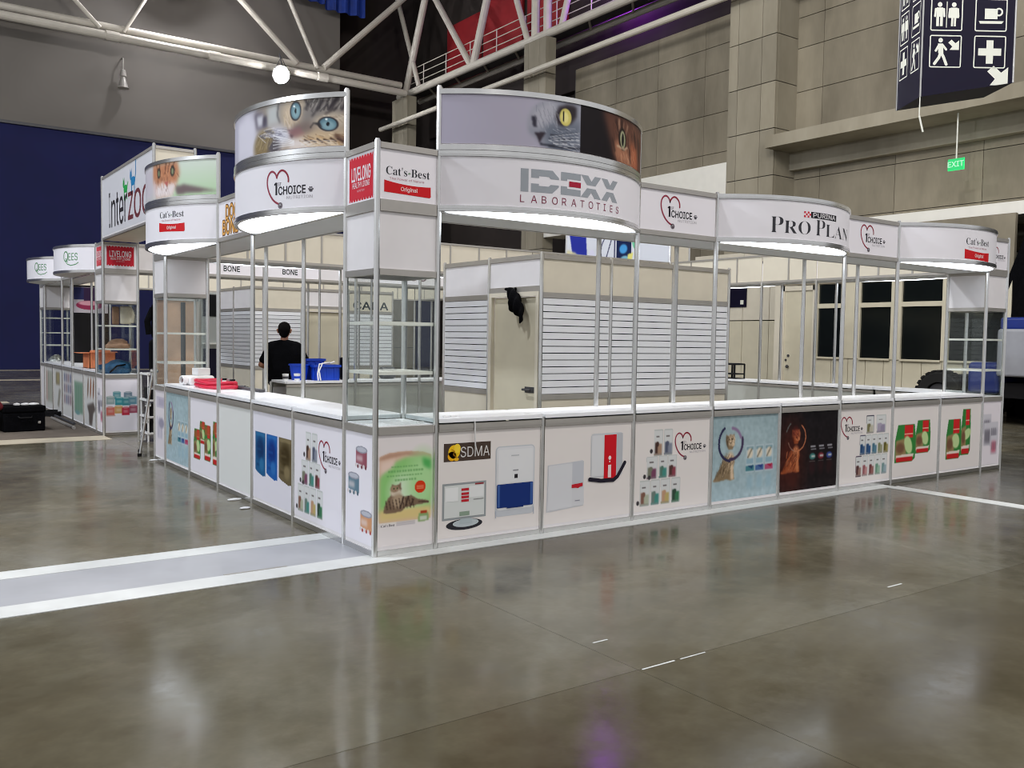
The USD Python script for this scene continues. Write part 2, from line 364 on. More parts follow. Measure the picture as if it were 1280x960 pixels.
    def vline(self, pts, width, col, layer=1):
        self.vec(LineString([(x * self.w, y * self.h) for x, y in pts]).buffer(width / 2, quad_segs=4), col, layer)
    def vrect(self, x0, y0, x1, y1, col, layer=1):
        self.vec(shapely.box(x0 * self.w, y0 * self.h, x1 * self.w, y1 * self.h), col, layer)
    def vdot(self, fx, fy, rx, ry, col, layer=1):
        self.vec(affinity.scale(Point(fx * self.w, fy * self.h).buffer(1.0, quad_segs=6), rx, ry), col, layer)
    def build(self, parent, place, name='printed_graphic', label=None):
        ny, nx = self.X.shape
        i = np.arange(ny * nx).reshape(ny, nx)
        q = np.stack([i[:-1, :-1], i[1:, :-1], i[1:, 1:], i[:-1, 1:]], -1).reshape(-1, 4)
        V = [place(self.X.ravel(), self.Y.ravel(), 0.0015)]
        F = [np.vstack([q[:, [0, 1, 2]], q[:, [0, 2, 3]]])]
        T = [lin(self.C.reshape(-1, 3))]
        k = ny * nx
        for v, f, col, layer in self.ink:
            v3 = np.c_[v, np.zeros(len(v))]
            if np.ptp(v, axis=0).max() > 0.12:
                v3, f = trimesh.remesh.subdivide_to_size(v3, f, 0.10, max_iter=12)
            V.append(place(v3[:, 0], v3[:, 1], 0.0015 + 0.0013 * layer))
            F.append(np.asarray(f) + k); T.append(np.tile(lin(col), (len(v3), 1))); k += len(v3)
        V, F, T = np.vstack(V), np.vstack(F), np.vstack(T)
        keep, inv = np.unique(F, return_inverse=True)
        V, T, F = V[keep], T[keep], inv.reshape(-1, 3)
        p = usdkit.mesh(stage, path_for(str(parent.GetPath()), name), (V, F), M['print'])
        UsdGeom.PrimvarsAPI(p).CreatePrimvar('tint', Sdf.ValueTypeNames.Color3fArray, 'vertex').Set(Vt.Vec3fArray.FromNumpy(T.astype(np.float32)))
        return setd(p.GetPrim(), label=label)

def flat_place(u0, ztop, d=0.0):
    return lambda a, b, o: np.c_[u0 + a, np.full(len(a), d - o), ztop - b]

SAG = 0.41
def arc(u0, u1):
    ch = u1 - u0
    R = (ch * ch / 4 + SAG * SAG) / (2 * SAG)
    return (u0 + u1) / 2, R, math.asin(ch / 2 / R)

def arc_place(u0, u1, ztop):
    uc, R, h = arc(u0, u1)
    def f(a, b, o):
        t = -h + np.asarray(a) / R
        return np.c_[uc + (R + 0.012 + o) * np.sin(t), (R - SAG) - (R + 0.012 + o) * np.cos(t), ztop - b]
    return f

def arc_len(u0, u1):
    _, R, h = arc(u0, u1)
    return 2 * R * h

def curved_slab(u0, u1, o0, o1, z0, z1, n=28):
    uc, R, h = arc(u0, u1)
    t = np.linspace(-h, h, n + 1)
    V = []
    for o, z in ((o0, z0), (o1, z0), (o1, z1), (o0, z1)):
        V.append(np.c_[uc + (R + o) * np.sin(t), (R - SAG) - (R + o) * np.cos(t), np.full(n + 1, z)])
    V = np.stack(V, 1).reshape(-1, 3)
    F = []
    for i in range(n):
        for k in range(4):
            a, b = i * 4 + k, i * 4 + (k + 1) % 4
            F += [[a, b, b + 4], [a, b + 4, a + 4]]
    e = n * 4
    F += [[0, 2, 1], [0, 3, 2], [e, e + 1, e + 2], [e, e + 2, e + 3]]
    m = trimesh.Trimesh(V, F, process=False)
    m.fix_normals()
    return m

def segment_poly(u0, u1, inset=0.0):
    uc, R, h = arc(u0, u1)
    t = np.linspace(-h, h, 33)
    p = Polygon(np.c_[uc + R * np.sin(t), (R - SAG) - R * np.cos(t)])
    return p.buffer(-inset) if inset else p

# ================================================================== the hall
floor = struct('floor')
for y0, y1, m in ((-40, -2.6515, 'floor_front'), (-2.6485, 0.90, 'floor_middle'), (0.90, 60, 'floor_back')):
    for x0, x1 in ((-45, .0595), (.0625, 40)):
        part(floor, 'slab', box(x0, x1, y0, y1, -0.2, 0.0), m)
part(floor, 'subfloor', box(-45, 40, -40, 60, -0.3, -0.012), 'dark_grey')
ceiling = struct('ceiling', box(-45, 40, -12, 60, 20.0, 20.3), 'roof_dark')

# painted strips and the covered cable channel in the floor
def strip(name, x0, x1, y0, y1, m, z=0.004):
    return struct(name, box(x0, x1, y0, y1, 0.0005, z), m)
strip('trim_1', -14, 6.35, -0.155, 0.075, 'tape_white', 0.005)
strip('trim_2', -14, 0.02, 0.72, 0.93, 'tape_white', 0.005)
strip('trim_3', -14, 0.02, 0.078, 0.717, 'trench_cover')
strip('trim_4', 6.2, 6.41, -12, -0.157, 'tape_white', 0.005)
strip('trim_5', -10, 0.0, 8.45, 9.02, 'strip_beige')
strip('trim_6', -30, -0.4, 16.6, 17.1, 'strip_beige')
strip('trim_7', -30, 2.0, 26.6, 27.3, 'strip_beige')
strip('trim_8', -30, 12.0, 34.6, 35.3, 'strip_beige')
struct('trim_15', [box(.13, .23, -2.245, -2.235, .0005, .002), box(.08, .30, -2.664, -2.654, .0005, .002), box(.34, .52, -2.664, -2.656, .0005, .002), box(2.46, 2.62, -2.48, -2.468, .0005, .002)], 'tape_white')
struct('trim_16', [box(-1.05, -.62, .079, .10, .004, .0055)], 'rail_grey')
carpet = struct('trim_9', box(-10, -0.02, 9.03, 15.4, 0.0005, 0.006), 'carpet')

# end wall: navy partition below, grey bulkhead above
struct('wall_back', box(-45, 22, 36.0, 36.3, 0, 9.95), 'navy_curtain')
bh = struct('wall_back_upper')
part(bh, 'bulkhead', box(-45, 16.25, 35.9, 36.4, 10.0, 20), 'bulkhead_grey')
part(bh, 'bulkhead_edge', box(-45, 16.25, 35.86, 36.4, 9.9, 10.02), 'dark_grey')

# right-hand wall of concrete panels with recessed joints
wall = struct('wall_right')
part(wall, 'backing', box(20.06, 20.5, -6, 22.3, 0, 12.2), 'dark_grey')
zs = [0.0, 1.3, 2.6, 3.9, 5.2, 6.5, 7.8, 9.1, 10.4, 11.3, 12.2]
ys = [-6, -3.6, -1.2, 1.2, 3.6, 6.0, 8.4, 10.8, 13.2, 15.4, 17.6, 19.8, 22.2]
for a, b in zip(zs[:-1], zs[1:]):
    for c, d in zip(ys[:-1], ys[1:]):
        if b <= 3.0 and c < 9:
            continue
        part(wall, 'concrete_panel', box(20.0, 20.1, c + 0.007, d - 0.007, a + 0.010, b - 0.010), 'concrete')
struct('wall_right_upper', box(21.4, 21.6, -6, 36, 12.0, 20), 'dark_wall')  # this and the next two: dark sheets where the hall is unlit
struct('wall_right_far', box(21.7, 21.9, 22.3, 38.4, 0, 20), 'dark_wall')
struct('wall_back_recess', box(14, 21.9, 38.4, 38.7, 0, 20), 'dark_wall')

def column(y0, y1, x, top, joint=1.38, z0=0.0, off=0.0, depth=1.6):
    c = struct('pillar')
    part(c, 'core', box(x + 0.05, x + depth, y0 + 0.05, y1 - 0.05, 0, top - 0.01), 'dark_grey')
    z = z0
    zz = [0.0]
    z = off
    while z < top - 0.3:
        if z > 0.3:
            zz.append(z)
        z += joint
    zz.append(top)
    w = (y1 - y0)
    cuts = [y0, y0 + w * 0.30, y0 + w * 0.80, y1]
    for a, b in zip(zz[:-1], zz[1:]):
        for c0, c1 in zip(cuts[:-1], cuts[1:]):
            part(c, 'concrete_panel', box(x, x + 0.1, c0 + 0.008, c1 - 0.008, a + 0.012, b - 0.012), 'concrete_light')
        part(c, 'concrete_panel', box(x + 0.1, x + depth, y0 - 0.0, y0 + 0.06, a + 0.012, b - 0.012), 'concrete_light')
        part(c, 'concrete_panel', box(x + 0.1, x + depth, y1 - 0.06, y1, a + 0.012, b - 0.012), 'concrete_light')
column(11.7, 13.5, 19.0, 13.6, off=1.03)
column(22.85, 24.3, 19.0, 13.5, off=1.03, depth=0.5)
column(34.0, 35.6, 19.0, 13.5, off=1.03, depth=0.5)
column(0.6, 2.4, 19.0, 13.6, off=1.03)

struct('trim_10', [box(18.6, 20.02, -6, 11.7, 7.27, 7.62), box(19.75, 20.02, -6, 11.7, 6.75, 7.28)], 'concrete_light')
struct('trim_11', box(19.0, 20.0, 13.5, 22.8, 5.6, 7.18), 'band_white')
struct('trim_12', box(18.3, 20.0, -6, 9.0, 4.57, 4.87), 'band_white')

# glazed service room at the foot of the concrete wall
room = struct('wall_service_room')
part(room, 'plinth', box(17.95, 20, 4.2, 9.32, 0, 0.50), 'concrete')
for k in range(10):
    part(room, 'lower_panel', box(18.0, 18.06, 4.25 + k * 0.507 + 0.008, 4.25 + (k + 1) * 0.507 - 0.008, 0.5, 1.20), 'door_cream')
part(room, 'panel_backing', box(18.06, 18.1, 4.2, 9.32, 0.5, 1.2), 'dark_grey')
part(room, 'head_panel', box(18.0, 18.1, 4.2, 10.6, 3.17, 4.57), 'concrete')
for a, b in ((9.26, 9.36), (7.98, 8.5), (6.84, 7.12), (5.62, 5.80), (4.2, 4.3)):
    part(room, 'mullion', box(17.97, 18.08, a, b, 1.2, 3.17), 'door_cream')
k = 0
for a, b in ((8.5, 9.26), (7.12, 7.98), (5.80, 6.84), (4.3, 5.62)):
    k += 1
    w = struct('window_%d' % k)
    part(w, 'pane', box(18.03, 18.045, a, b, 1.22, 2.52), 'glass_dark')
    part(w, 'pane', box(18.03, 18.045, a, b, 2.64, 3.15), 'glass_dark')
    part(w, 'transom', box(17.98, 18.07, a, b, 2.52, 2.64), 'door_cream')
    part(w, 'sill', box(17.94, 18.07, a, b, 1.17, 1.22), 'door_cream')
dr = struct('door_1')
part(dr, 'door_leaf', box(18.02, 18.07, 9.44, 10.36, 0.02, 3.02), 'door_cream')
part(dr, 'door_frame', [box(17.98, 18.1, 9.36, 9.44, 0, 3.15), box(17.98, 18.1, 10.36, 10.44, 0, 3.15), box(17.98, 18.1, 9.36, 10.44, 3.02, 3.15)], 'cream_board')
part(dr, 'door_knob', [trimesh.creation.icosphere(2, 0.045).apply_translation((17.96, 10.2, z)) for z in (0.92,)] + [tube((18.02, 10.2, 0.92), (17.95, 10.2, 0.92), 0.02)], 'dark_grey')
part(dr, 'lock', [tube((18.03, 10.2, 1.22), (17.99, 10.2, 1.22), 0.035, 14), tube((18.03, 10.28, 1.10), (17.99, 10.28, 1.10), 0.03, 14)], 'dark_grey')
struct('trim_13', [box(17.9, 18.1, 10.44, 10.62, 0, 3.2)], 'cream_board')
pan = struct('wall_plywood')
for j, (a, b) in enumerate(((10.66, 11.6), (11.62, 12.6), (12.62, 13.6), (13.62, 14.6))):
    part(pan, 'panel', box(18.9, 18.96, a, b, 0.05, 2.22), 'door_cream')
    part(pan, 'panel', box(18.9, 18.96, a, b, 2.25, 4.3), 'cream_board')

# steel roof trusses
def truss(name, chords, members, label):
    t = thing(name, label, 'truss')
    for a, b, r in chords:
        part(t, 'chord', tube(a, b, r, 14), 'steel_paint')
    for a, b, r in members:
        part(t, 'diagonal', tube(a, b, r, 10), 'steel_paint')
    return t
Y0 = 34.3
mem = []
for xa, za, xb, zb, r in ((5.0, 13.9, -1.2, 19.9, .09), (5.9, 13.9, 9.3, 19.9, .07), (13.4, 14.05, 6.6, 19.9, .13), (14.4, 14.0, 11.5, 19.9, .10),
                          (14.7, 14.1, 20.6, 19.9, .15), (-4.0, 13.9, -9.8, 19.9, .09), (-3.4, 13.9, -0.6, 19.9, .07)):
    mem.append(((xa, Y0, za), (xb, Y0, zb), r))
tA = truss('roof_truss', [((-30, 34.0, 13.55), (18.9, 34.0, 13.55), 0.17), ((-30, 34.5, 14.05), (18.9, 34.5, 14.05), 0.15)], mem,
           'pale tubular roof truss crossing in front of the grey bulkhead above the navy wall')
for x in (-12.5, -3, 5.4, 9.5, 14.5):
    part(tA, 'collar', tube((x - 0.25, 34.0, 13.55), (x + 0.25, 34.0, 13.55), 0.20, 14), 'steel_paint')
mem = []
for ya, za, yb, zb, r in ((34.9, 13.9, 32.6, 19.0, .17), (33.6, 13.9, 36.0, 19.0, .12), (28.9, 13.8, 33.2, 19.0, .15), (28.7, 13.8, 26.6, 19.0, .17), (24.6, 13.8, 26.9, 19.0, .13), (23.3, 13.8, 23.3, 19.0, .17), (24.1, 13.8, 24.1, 19.0, .17), (22.4, 13.8, 20.4, 19.0, .13), (17.0, 13.8, 20.2, 19.0, .13), (16.8, 13.8, 14.2, 19.0, .13)):
    mem.append(((19.4, ya, za), (19.4, yb, zb), r))
tB = truss('roof_truss', [((19.4, 2, 13.75), (19.4, 35.6, 13.75), 0.17), ((20.6, 2, 13.75), (20.6, 35.6, 13.75), 0.14)], mem,
           'pale steel roof truss running along the top of the concrete pillars, red panels behind')
for y in np.arange(4.0, 35, 2.4):
    part(tB, 'diagonal', tube((19.4, y, 13.75), (20.6, y + 1.2, 13.75), 0.05, 6), 'steel_paint')
# walkway with guard rail along the truss
cw = thing('catwalk', 'steel catwalk with thin guard rails running along the roof truss above the pillars', 'catwalk')
part(cw, 'deck', box(19.55, 20.5, 3, 35, 13.86, 13.90), 'dark_grey')
for z in (14.25, 14.6, 14.95):
    part(cw, 'guard_rail', tube((19.55, 3, z), (19.55, 35, z), 0.022, 6), 'steel_paint')
for y in np.arange(4, 35, 2.1):
    part(cw, 'rail_post', tube((19.55, y, 13.9), (19.55, y, 14.97), 0.026, 6), 'steel_paint')
for i, (ya, yb, za, zb) in enumerate(((31.0, 34.0, 14.2, 17.2), (27.6, 30.7, 14.6, 20), (24.4, 27.2, 14.6, 20))):
    solo('red_wall_panel', box(21.25, 21.38, ya, yb, za, zb), 'red_panel',
         ['red wall panel behind the truss nearest the grey bulkhead', 'middle red wall panel seen between the truss diagonals', 'red wall panel behind the truss beside the second pillar'][i], 'panel', 'red panels behind the roof truss')
pt = solo('conduit_pipe', [tube((18.55, 1, 12.08), (18.55, 36, 12.08), 0.11, 12)] + [tube((18.55, y, 12.08), (18.99, y, 12.08), 0.03, 6) for y in (1.5, 12.3, 23.6, 34.8)], 'pipe_paint',
          'long pale pipe running across the front of the concrete pillars below the catwalk', 'pipe')
tp = thing('blue_tarpaulin', 'blue tarpaulin slung under the roof beside the grey bulkhead', 'tarpaulin')
def sheet(x0, x1, z0, z1, y, amp, n=18):
    xs = np.linspace(x0, x1, n); P = []
    for i, x in enumerate(xs):
        d = amp * math.sin(i * 1.3)
        P.append((x, y + d))
    P2 = P + [(x, yy + 0.05) for x, yy in P[::-1]]
    return prism(P2, z0, z1)
part(tp, 'sheet', sheet(13.1, 15.0, 17.25, 19.9, 34.9, 0.10), 'blue_tarp')
part(tp, 'sheet', sheet(15.05, 17.1, 17.05, 19.9, 34.9, 0.12), 'blue_tarp')

# lamp on the truss, lit
fl = thing('floodlight', 'brightly lit floodlight hanging under the roof truss before the grey bulkhead', 'lamp', (12.39, 33.6, 13.2))
part(fl, 'bulb', trimesh.creation.icosphere(3, 0.19).apply_translation((0, 0, 0.02)), 'flood_glow')
part(fl, 'reflector', lathe([(0.10, 0.42), (0.16, 0.36), (0.32, 0.12), (0.40, -0.02), (0.38, -0.02), (0.30, 0.13), (0.14, 0.33), (0.0, 0.36)], 24).apply_transform(trimesh.transformations.rotation_matrix(-1.25, (1, 0, 0))).apply_translation((0, 0.10, 0.02)), 'aluminium')
part(fl, 'bracket', [tube((0, 0, 0.45), (0, 0.3, 1.0), 0.03), tube((-0.3, 0, 0.2), (0, 0.1, 0.8), 0.015), tube((0.3, 0, 0.2), (0, 0.1, 0.8), 0.015)], 'dark_grey')
P = UsdLux.SphereLight.Define(stage, str(fl.GetPath()) + '/lamp_light')
P.CreateRadiusAttr(0.2); P.CreateIntensityAttr(30); P.CreateColorAttr(Gf.Vec3f(0.95, 0.97, 1.0))
UsdGeom.Xformable(P).AddTranslateOp().Set(Gf.Vec3d(0, 0, -0.25))
fl2 = thing('floodlight', 'floodlight high on the truss out of view above the arched fascia', 'lamp', (8.1, 34.0, 16.3))
part(fl2, 'bulb', trimesh.creation.icosphere(3, 0.24), 'flood_glow')
part(fl2, 'reflector', lathe([(0.10, 0.42), (0.30, 0.12), (0.36, 0.0), (0.28, 0.13), (0.0, 0.36)], 24).apply_transform(trimesh.transformations.rotation_matrix(-1.25, (1, 0, 0))).apply_translation((0, 0.08, 0)), 'aluminium')
pl = thing('stage_light', 'purple stage light glowing on the catwalk above the concrete wall', 'lamp', (19.3, 19.6, 14.3))
part(pl, 'housing', lathe([(0, 0.35), (0.12, 0.33), (0.16, 0.1), (0.18, 0.0), (0.15, 0.0), (0.1, 0.25), (0, 0.26)], 16), 'black_plastic')
part(pl, 'lens', trimesh.creation.icosphere(2, 0.11).apply_translation((0, 0, 0.05)), 'purple_glow')
P = UsdLux.SphereLight.Define(stage, str(pl.GetPath()) + '/lamp_light')
P.CreateRadiusAttr(0.4); P.CreateIntensityAttr(34); P.CreateColorAttr(Gf.Vec3f(0.45, 0.05, 1.0))
UsdGeom.Xformable(P).AddTranslateOp().Set(Gf.Vec3d(1.2, 0.6, 0.5))
# small fitting on the bulkhead
sp = thing('bulkhead_lamp', 'small unlit lamp fixed to the grey bulkhead high on the left', 'lamp', (6.15, 35.58, 12.0))
part(sp, 'body', lathe([(0, 0.75), (0.1, 0.7), (0.14, 0.45), (0.1, 0.4), (0.2, 0.0), (0.24, -0.05), (0, 0.0)], 16), 'rail_grey')
part(sp, 'stem', [tube((0, 0, 0.7), (0, 0.0, 1.2), 0.03), tube((0, 0, 1.2), (0, 0.3, 1.25), 0.03)], 'rail_grey')

# hanging pictogram sign
def rr(x0, y0, x1, y1, r):
    return shapely.box(x0 + r, y0 + r, x1 - r, y1 - r).buffer(r)
def picto(P, kind, fx, fy, s):
    """A framed white pictogram in a square of side s, centre at fractions."""
    cx, cy = fx * P.w, fy * P.h
    W = (222, 224, 214)
    fr = rr(cx - s / 2, cy - s / 2, cx + s / 2, cy + s / 2, s * 0.06)
    P.vec(fr.difference(fr.buffer(-s * 0.035)), W)
    def figure(x, y, k, skirt=False):
        P.vec(affinity.translate(Point(0, 0).buffer(0.085 * k), x, y - 0.36 * k), W)
        if skirt:
            b = Polygon([(-.12, -.25), (.12, -.25), (.2, .12), (-.2, .12)])
            legs = [shapely.box(-.09, .1, -.015, .42), shapely.box(.015, .1, .09, .42)]
        else:
            b = shapely.box(-.12, -.25, .12, .08)
            legs = [shapely.box(-.12, .05, -.02, .42), shapely.box(.02, .05, .12, .42)]
        arms = [LineString([(-.15, -.2), (-.17, .06)]).buffer(.035), LineString([(.15, -.2), (.17, .06)]).buffer(.035)]
        g = shapely.union_all([b] + legs + arms)
        P.vec(affinity.translate(affinity.scale(g, k, k, origin=(0, 0)), x, y), W)
    if kind == 'wc':
        figure(cx - .22 * s, cy, s * .85); figure(cx + .22 * s, cy, s * .85, True)
        P.vec(shapely.box(cx - .012 * s, cy - .4 * s, cx + .012 * s, cy + .4 * s), W)
    if kind == 'cup':
        g = shapely.union_all([shapely.box(-.2, -.2, .2, .12), Point(.24, -.1).buffer(.13).difference(Point(.24, -.1).buffer(.075)), Polygon([(-.38, .18), (.4, .18), (.34, .26), (-.34, .26)])])
        P.vec(affinity.translate(affinity.scale(g, s, s, origin=(0, 0)), cx, cy), W)
    if kind == 'cross':
        g = shapely.union_all([shapely.box(-.36, -.11, .36, .11), shapely.box(-.11, -.36, .11, .36)])
        P.vec(affinity.translate(affinity.scale(g, s, s, origin=(0, 0)), cx, cy), W)
    if kind == 'walk':
        g = shapely.union_all([Point(-.16, -.34).buffer(.07), Polygon([(-.24, -.24), (-.08, -.24), (-.06, .06), (-.22, .06)]),
                               LineString([(-.14, .02), (-.2, .2), (-.33, .38)]).buffer(.045), LineString([(-.14, .02), (-.05, .18), (.04, .4)]).buffer(.045),
                               LineString([(-.2, -.2), (-.3, -.02)]).buffer(.035), LineString([(-.1, -.2), (.02, -.06)]).buffer(.035)])
        P.vec(affinity.translate(affinity.scale(g, s, s, origin=(0, 0)), cx, cy), W)
        arrow(P, cx + .25 * s, cy - .22 * s, .34 * s)
def arrow(P, x, y, s):
    g = shapely.union_all([Polygon([(.5, .5), (-.35, .5), (-.12, .2), (-.5, -.15), (-.2, -.42), (.17, -.1), (.5, -.36)])])
    P.vec(affinity.translate(affinity.scale(g, s, s, origin=(0, 0)), x, y), (222, 224, 214))
sign = thing('direction_sign', 'navy hanging box sign with white toilet, cafe, walking and first aid pictograms', 'sign', (9.499, 1.576, 5.160), -35.7)
SW, SD = 1.33, 0.80
sb = box(0, SW, 0, SD, 0, 2.4)
v = sb.vertices; v[:, 2] = np.where(v[:, 2] < 0.1, v[:, 0] / SW * 0.22, v[:, 2]); sb.vertices = v
part(sign, 'body', sb, 'sign_navy')
for px, py, pz in ((0, 0, 0), (SW, 0, .22), (0, SD, 0)):
    part(sign, 'corner_strip', tube((px, py, pz), (px, py, 2.42), 0.014, 8), 'aluminium')
part(sign, 'hanger', [tube((.66, .4, 2.4), (.66, .4, 14.8), 0.012, 6), tube((0, 0, -0.27), (0, 0, 0.0), 0.008, 6), tube((0.06, 0, -0.5), (0, 0, -0.27), 0.014, 6)], 'sign_white')
pr = Print(SW, 2.4, 0.03, bg=(15, 11, 36))
for kind, fx, zz in (('wc', .255, 1.17), ('cup', .735, 1.17), ('walk', .255, .65), ('cross', .735, .65), ('walk', .255, 1.69), ('cross', .735, 1.69)):
    picto(pr, kind, fx, 1 - zz / 2.4, 0.46)
arrow(pr, .83 * SW, 2.4 - .33, 0.30)
pr.build(sign, lambda a, b, o: np.c_[np.asarray(a), np.full(len(a), -o), np.maximum(2.4 - np.asarray(b), np.asarray(a) / SW * 0.22)], label='white pictograms on navy')
pr = Print(1.33, 2.4, 0.03, bg=(15, 11, 36))
for kind, fx, zz in (('cross', .25, .65), ('walk', .735, .65), ('wc', .25, 1.17), ('cup', .735, 1.17), ('wc', .25, 1.69), ('cup', .735, 1.69)):
    picto(pr, kind, fx, 1 - zz / 2.4, 0.46)
pr.build(sign, lambda a, b, o: np.c_[np.full(len(a), -o), SD - np.asarray(a) * SD / 1.33, 2.4 - np.asarray(b)])

ex = thing('exit_sign', 'small green lit emergency exit sign hanging from the concrete beam', 'sign', (18.9, 6.1, 6.02))
part(ex, 'lit_panel', box(-0.02, 0.02, -0.2, 0.2, -0.14, 0.14), 'exit_glow')
part(ex, 'hanger', tube((0, 0.0, 0.14), (0, 0.0, 1.3), 0.018, 6), 'sign_white')
pr = Print(0.4, 0.28, 0.02, bg=(60, 226, 130))
pr.glyphs(sans('EXIT', True), 0.5, 0.70, 0.13, (190, 255, 215), centre=True)
pr.build(ex, lambda a, b, o: np.c_[np.full(len(a), -0.02 - o), 0.2 - np.asarray(a), 0.14 - np.asarray(b)])

# truck parked at the far right, dark sheet for the black opening behind it
tk = thing('truck', 'dark blue and white truck parked on the right behind the stand', 'truck', (15.3, 4.9, 0))
part(tk, 'chassis', box(0.2, 2.2, -7.5, -0.2, 0.55, 0.85), 'black_plastic')
part(tk, 'side_body', rbox(0.0, 2.4, -2.35, -1.72, 0.98, 1.92, 0.05), 'truck_white')
part(tk, 'cab', rbox(0.05, 2.35, -2.36, -1.74, 1.90, 2.15, 0.05), 'truck_blue')
part(tk, 'cab_lower', rbox(0.1, 2.3, -1.72, -1.10, 0.62, 1.25, 0.08), 'truck_blue')
part(tk, 'mudguard', rbox(0.1, 2.3, -1.12, -0.62, 0.62, 0.98, 0.12), 'black_plastic')
part(tk, 'load_body', rbox(0.0, 2.4, -7.5, -2.4, 0.9, 2.2, 0.05), 'black_plastic')
part(tk, 'mirror_bar', [tube((-0.05, -2.3, 2.05), (-0.05, -3.4, 2.1), 0.02), box(-0.09, -0.03, -3.3, -2.5, 1.93, 2.02)], 'sign_white')
def wheel(x, y, r=0.5, w=0.3):
    t = thing
    tyre = lathe([(r * .55, -w / 2), (r * .92, -w / 2), (r, -w * .35), (r, w * .35), (r * .92, w / 2), (r * .55, w / 2), (r * .55, -w / 2)], 28)
    lugs = [box(r - 0.01, r + 0.03, -0.04, 0.04, -w * .45, w * .45).apply_transform(trimesh.transformations.rotation_matrix(k * math.pi / 12, (0, 0, 1))) for k in range(24)]
    m = trimesh.util.concatenate([tyre] + lugs)
    m.apply_transform(trimesh.transformations.rotation_matrix(math.pi / 2, (0, 1, 0))); m.apply_translation((x, y, r + 0.03))
    hub = lathe([(0, -w * .3), (r * .5, -w * .3), (r * .56, 0), (r * .5, w * .3), (0, w * .3)], 20)
    hub.apply_transform(trimesh.transformations.rotation_matrix(math.pi / 2, (0, 1, 0))); hub.apply_translation((x, y, r + 0.03))
    return m, hub
for x, y in ((0.2, -0.52), (0.2, -2.95), (2.2, -0.52), (2.2, -2.95)):
    a, b = wheel(x, y, 0.5)
    wp = part(tk, 'wheel', a, 'rubber'); part(wp, 'hub', b, 'dark_grey')
dp = thing('dark_drape', 'tall black sheet standing in for the dark opening behind the truck at the right edge', 'drape', (17.95, 0, 0))
N = 40
yy = np.linspace(4.55, -8, N)
pts = [(0.06 * math.sin(i * 1.9), y) for i, y in enumerate(yy)]
poly = pts + [(x + 0.06, y) for x, y in pts[::-1]]
dm = prism(poly, 0.0, 4.5)  # black sheet added where there is a shaded opening
v = dm.vertices
v[:, 1] = np.where(v[:, 1] > 3.2, v[:, 1] - (v[:, 2] - 2.4) * 0.36, v[:, 1])
dm.vertices = v
part(dp, 'cloth', dm, 'black_cloth')
part(dp, 'rail', tube((0.03, 3.4, 4.5), (0.03, -8, 4.5), 0.03), 'dark_grey')

# ================================================================== printed graphics of the stand
def smooth(pts, n=40):
    pts = np.asarray(pts, float)
    from scipy.interpolate import CubicSpline
    t = np.r_[0, np.cumsum(np.hypot(*np.diff(pts, axis=0).T))]
    c = CubicSpline(t, pts)
    return c(np.linspace(0, t[-1], n))

def paw(P, x, y, s, col):
    g = shapely.union_all([affinity.scale(Point(0, .12).buffer(.3), 1.1, .85)] + [Point(a, b).buffer(.13) for a, b in ((-.36, -.1), (-.14, -.34), (.16, -.34), (.38, -.08))])
    P.vec(affinity.translate(affinity.scale(g, s, s, origin=(0, 0)), x, y), col)

def heart_logo(P, fx, fy, w, faint=True):
    """Heart-shaped stethoscope line, 1ST CHOICE lettering and paw; (fx, fy) is the heart's upper left, w the whole width in metres."""
    k = w / 0.46
    x0, y0 = fx * P.w, fy * P.h
    left = smooth([(.112, .050), (.095, .018), (.055, .0), (.017, .025), (.002, .080), (.018, .140), (.065, .205), (.135, .245)])
    right = smooth([(.112, .050), (.128, .020), (.165, .0), (.205, .016), (.232, .060), (.232, .085)], 24)
    for l, col in ((left, (150, 58, 78)), (right, (142, 36, 56))):
        P.vec(affinity.translate(affinity.scale(LineString(l).buffer(.0075), k, k, origin=(0, 0)), x0, y0), col)
    g = Point(.15, .258).buffer(.024).difference(Point(.15, .258).buffer(.013))
    P.vec(affinity.translate(affinity.scale(g, k, k, origin=(0, 0)), x0, y0), (120, 112, 120))
    paw(P, x0 + .152 * k, y0 + .262 * k, .030 * k, (90, 80, 88))
    D = (34, 30, 38)
    one = shapely.union_all([shapely.box(.098, .085, .118, .178), Polygon([(.082, .098), (.098, .085), (.104, .098), (.088, .108)])])
    P.vec(affinity.translate(affinity.scale(one, k, k, origin=(0, 0)), x0, y0), D)
    P.glyphs(sans('ST'), (x0 + .126 * k) / P.w, (y0 + .112 * k) / P.h, .024 * k, (90, 86, 94), sx=.9)
    P.glyphs(sans('CHOICE', True), (x0 + .130 * k) / P.w, (y0 + .178 * k) / P.h, .058 * k, D, width=.262 * k)
    paw(P, x0 + .436 * k, y0 + .155 * k, .045 * k, (78, 74, 82))
    if faint:
        P.glyphs(sans('NUTRITION'), (x0 + .215 * k) / P.w, (y0 + .214 * k) / P.h, .022 * k, (188, 184, 190), width=.235 * k)

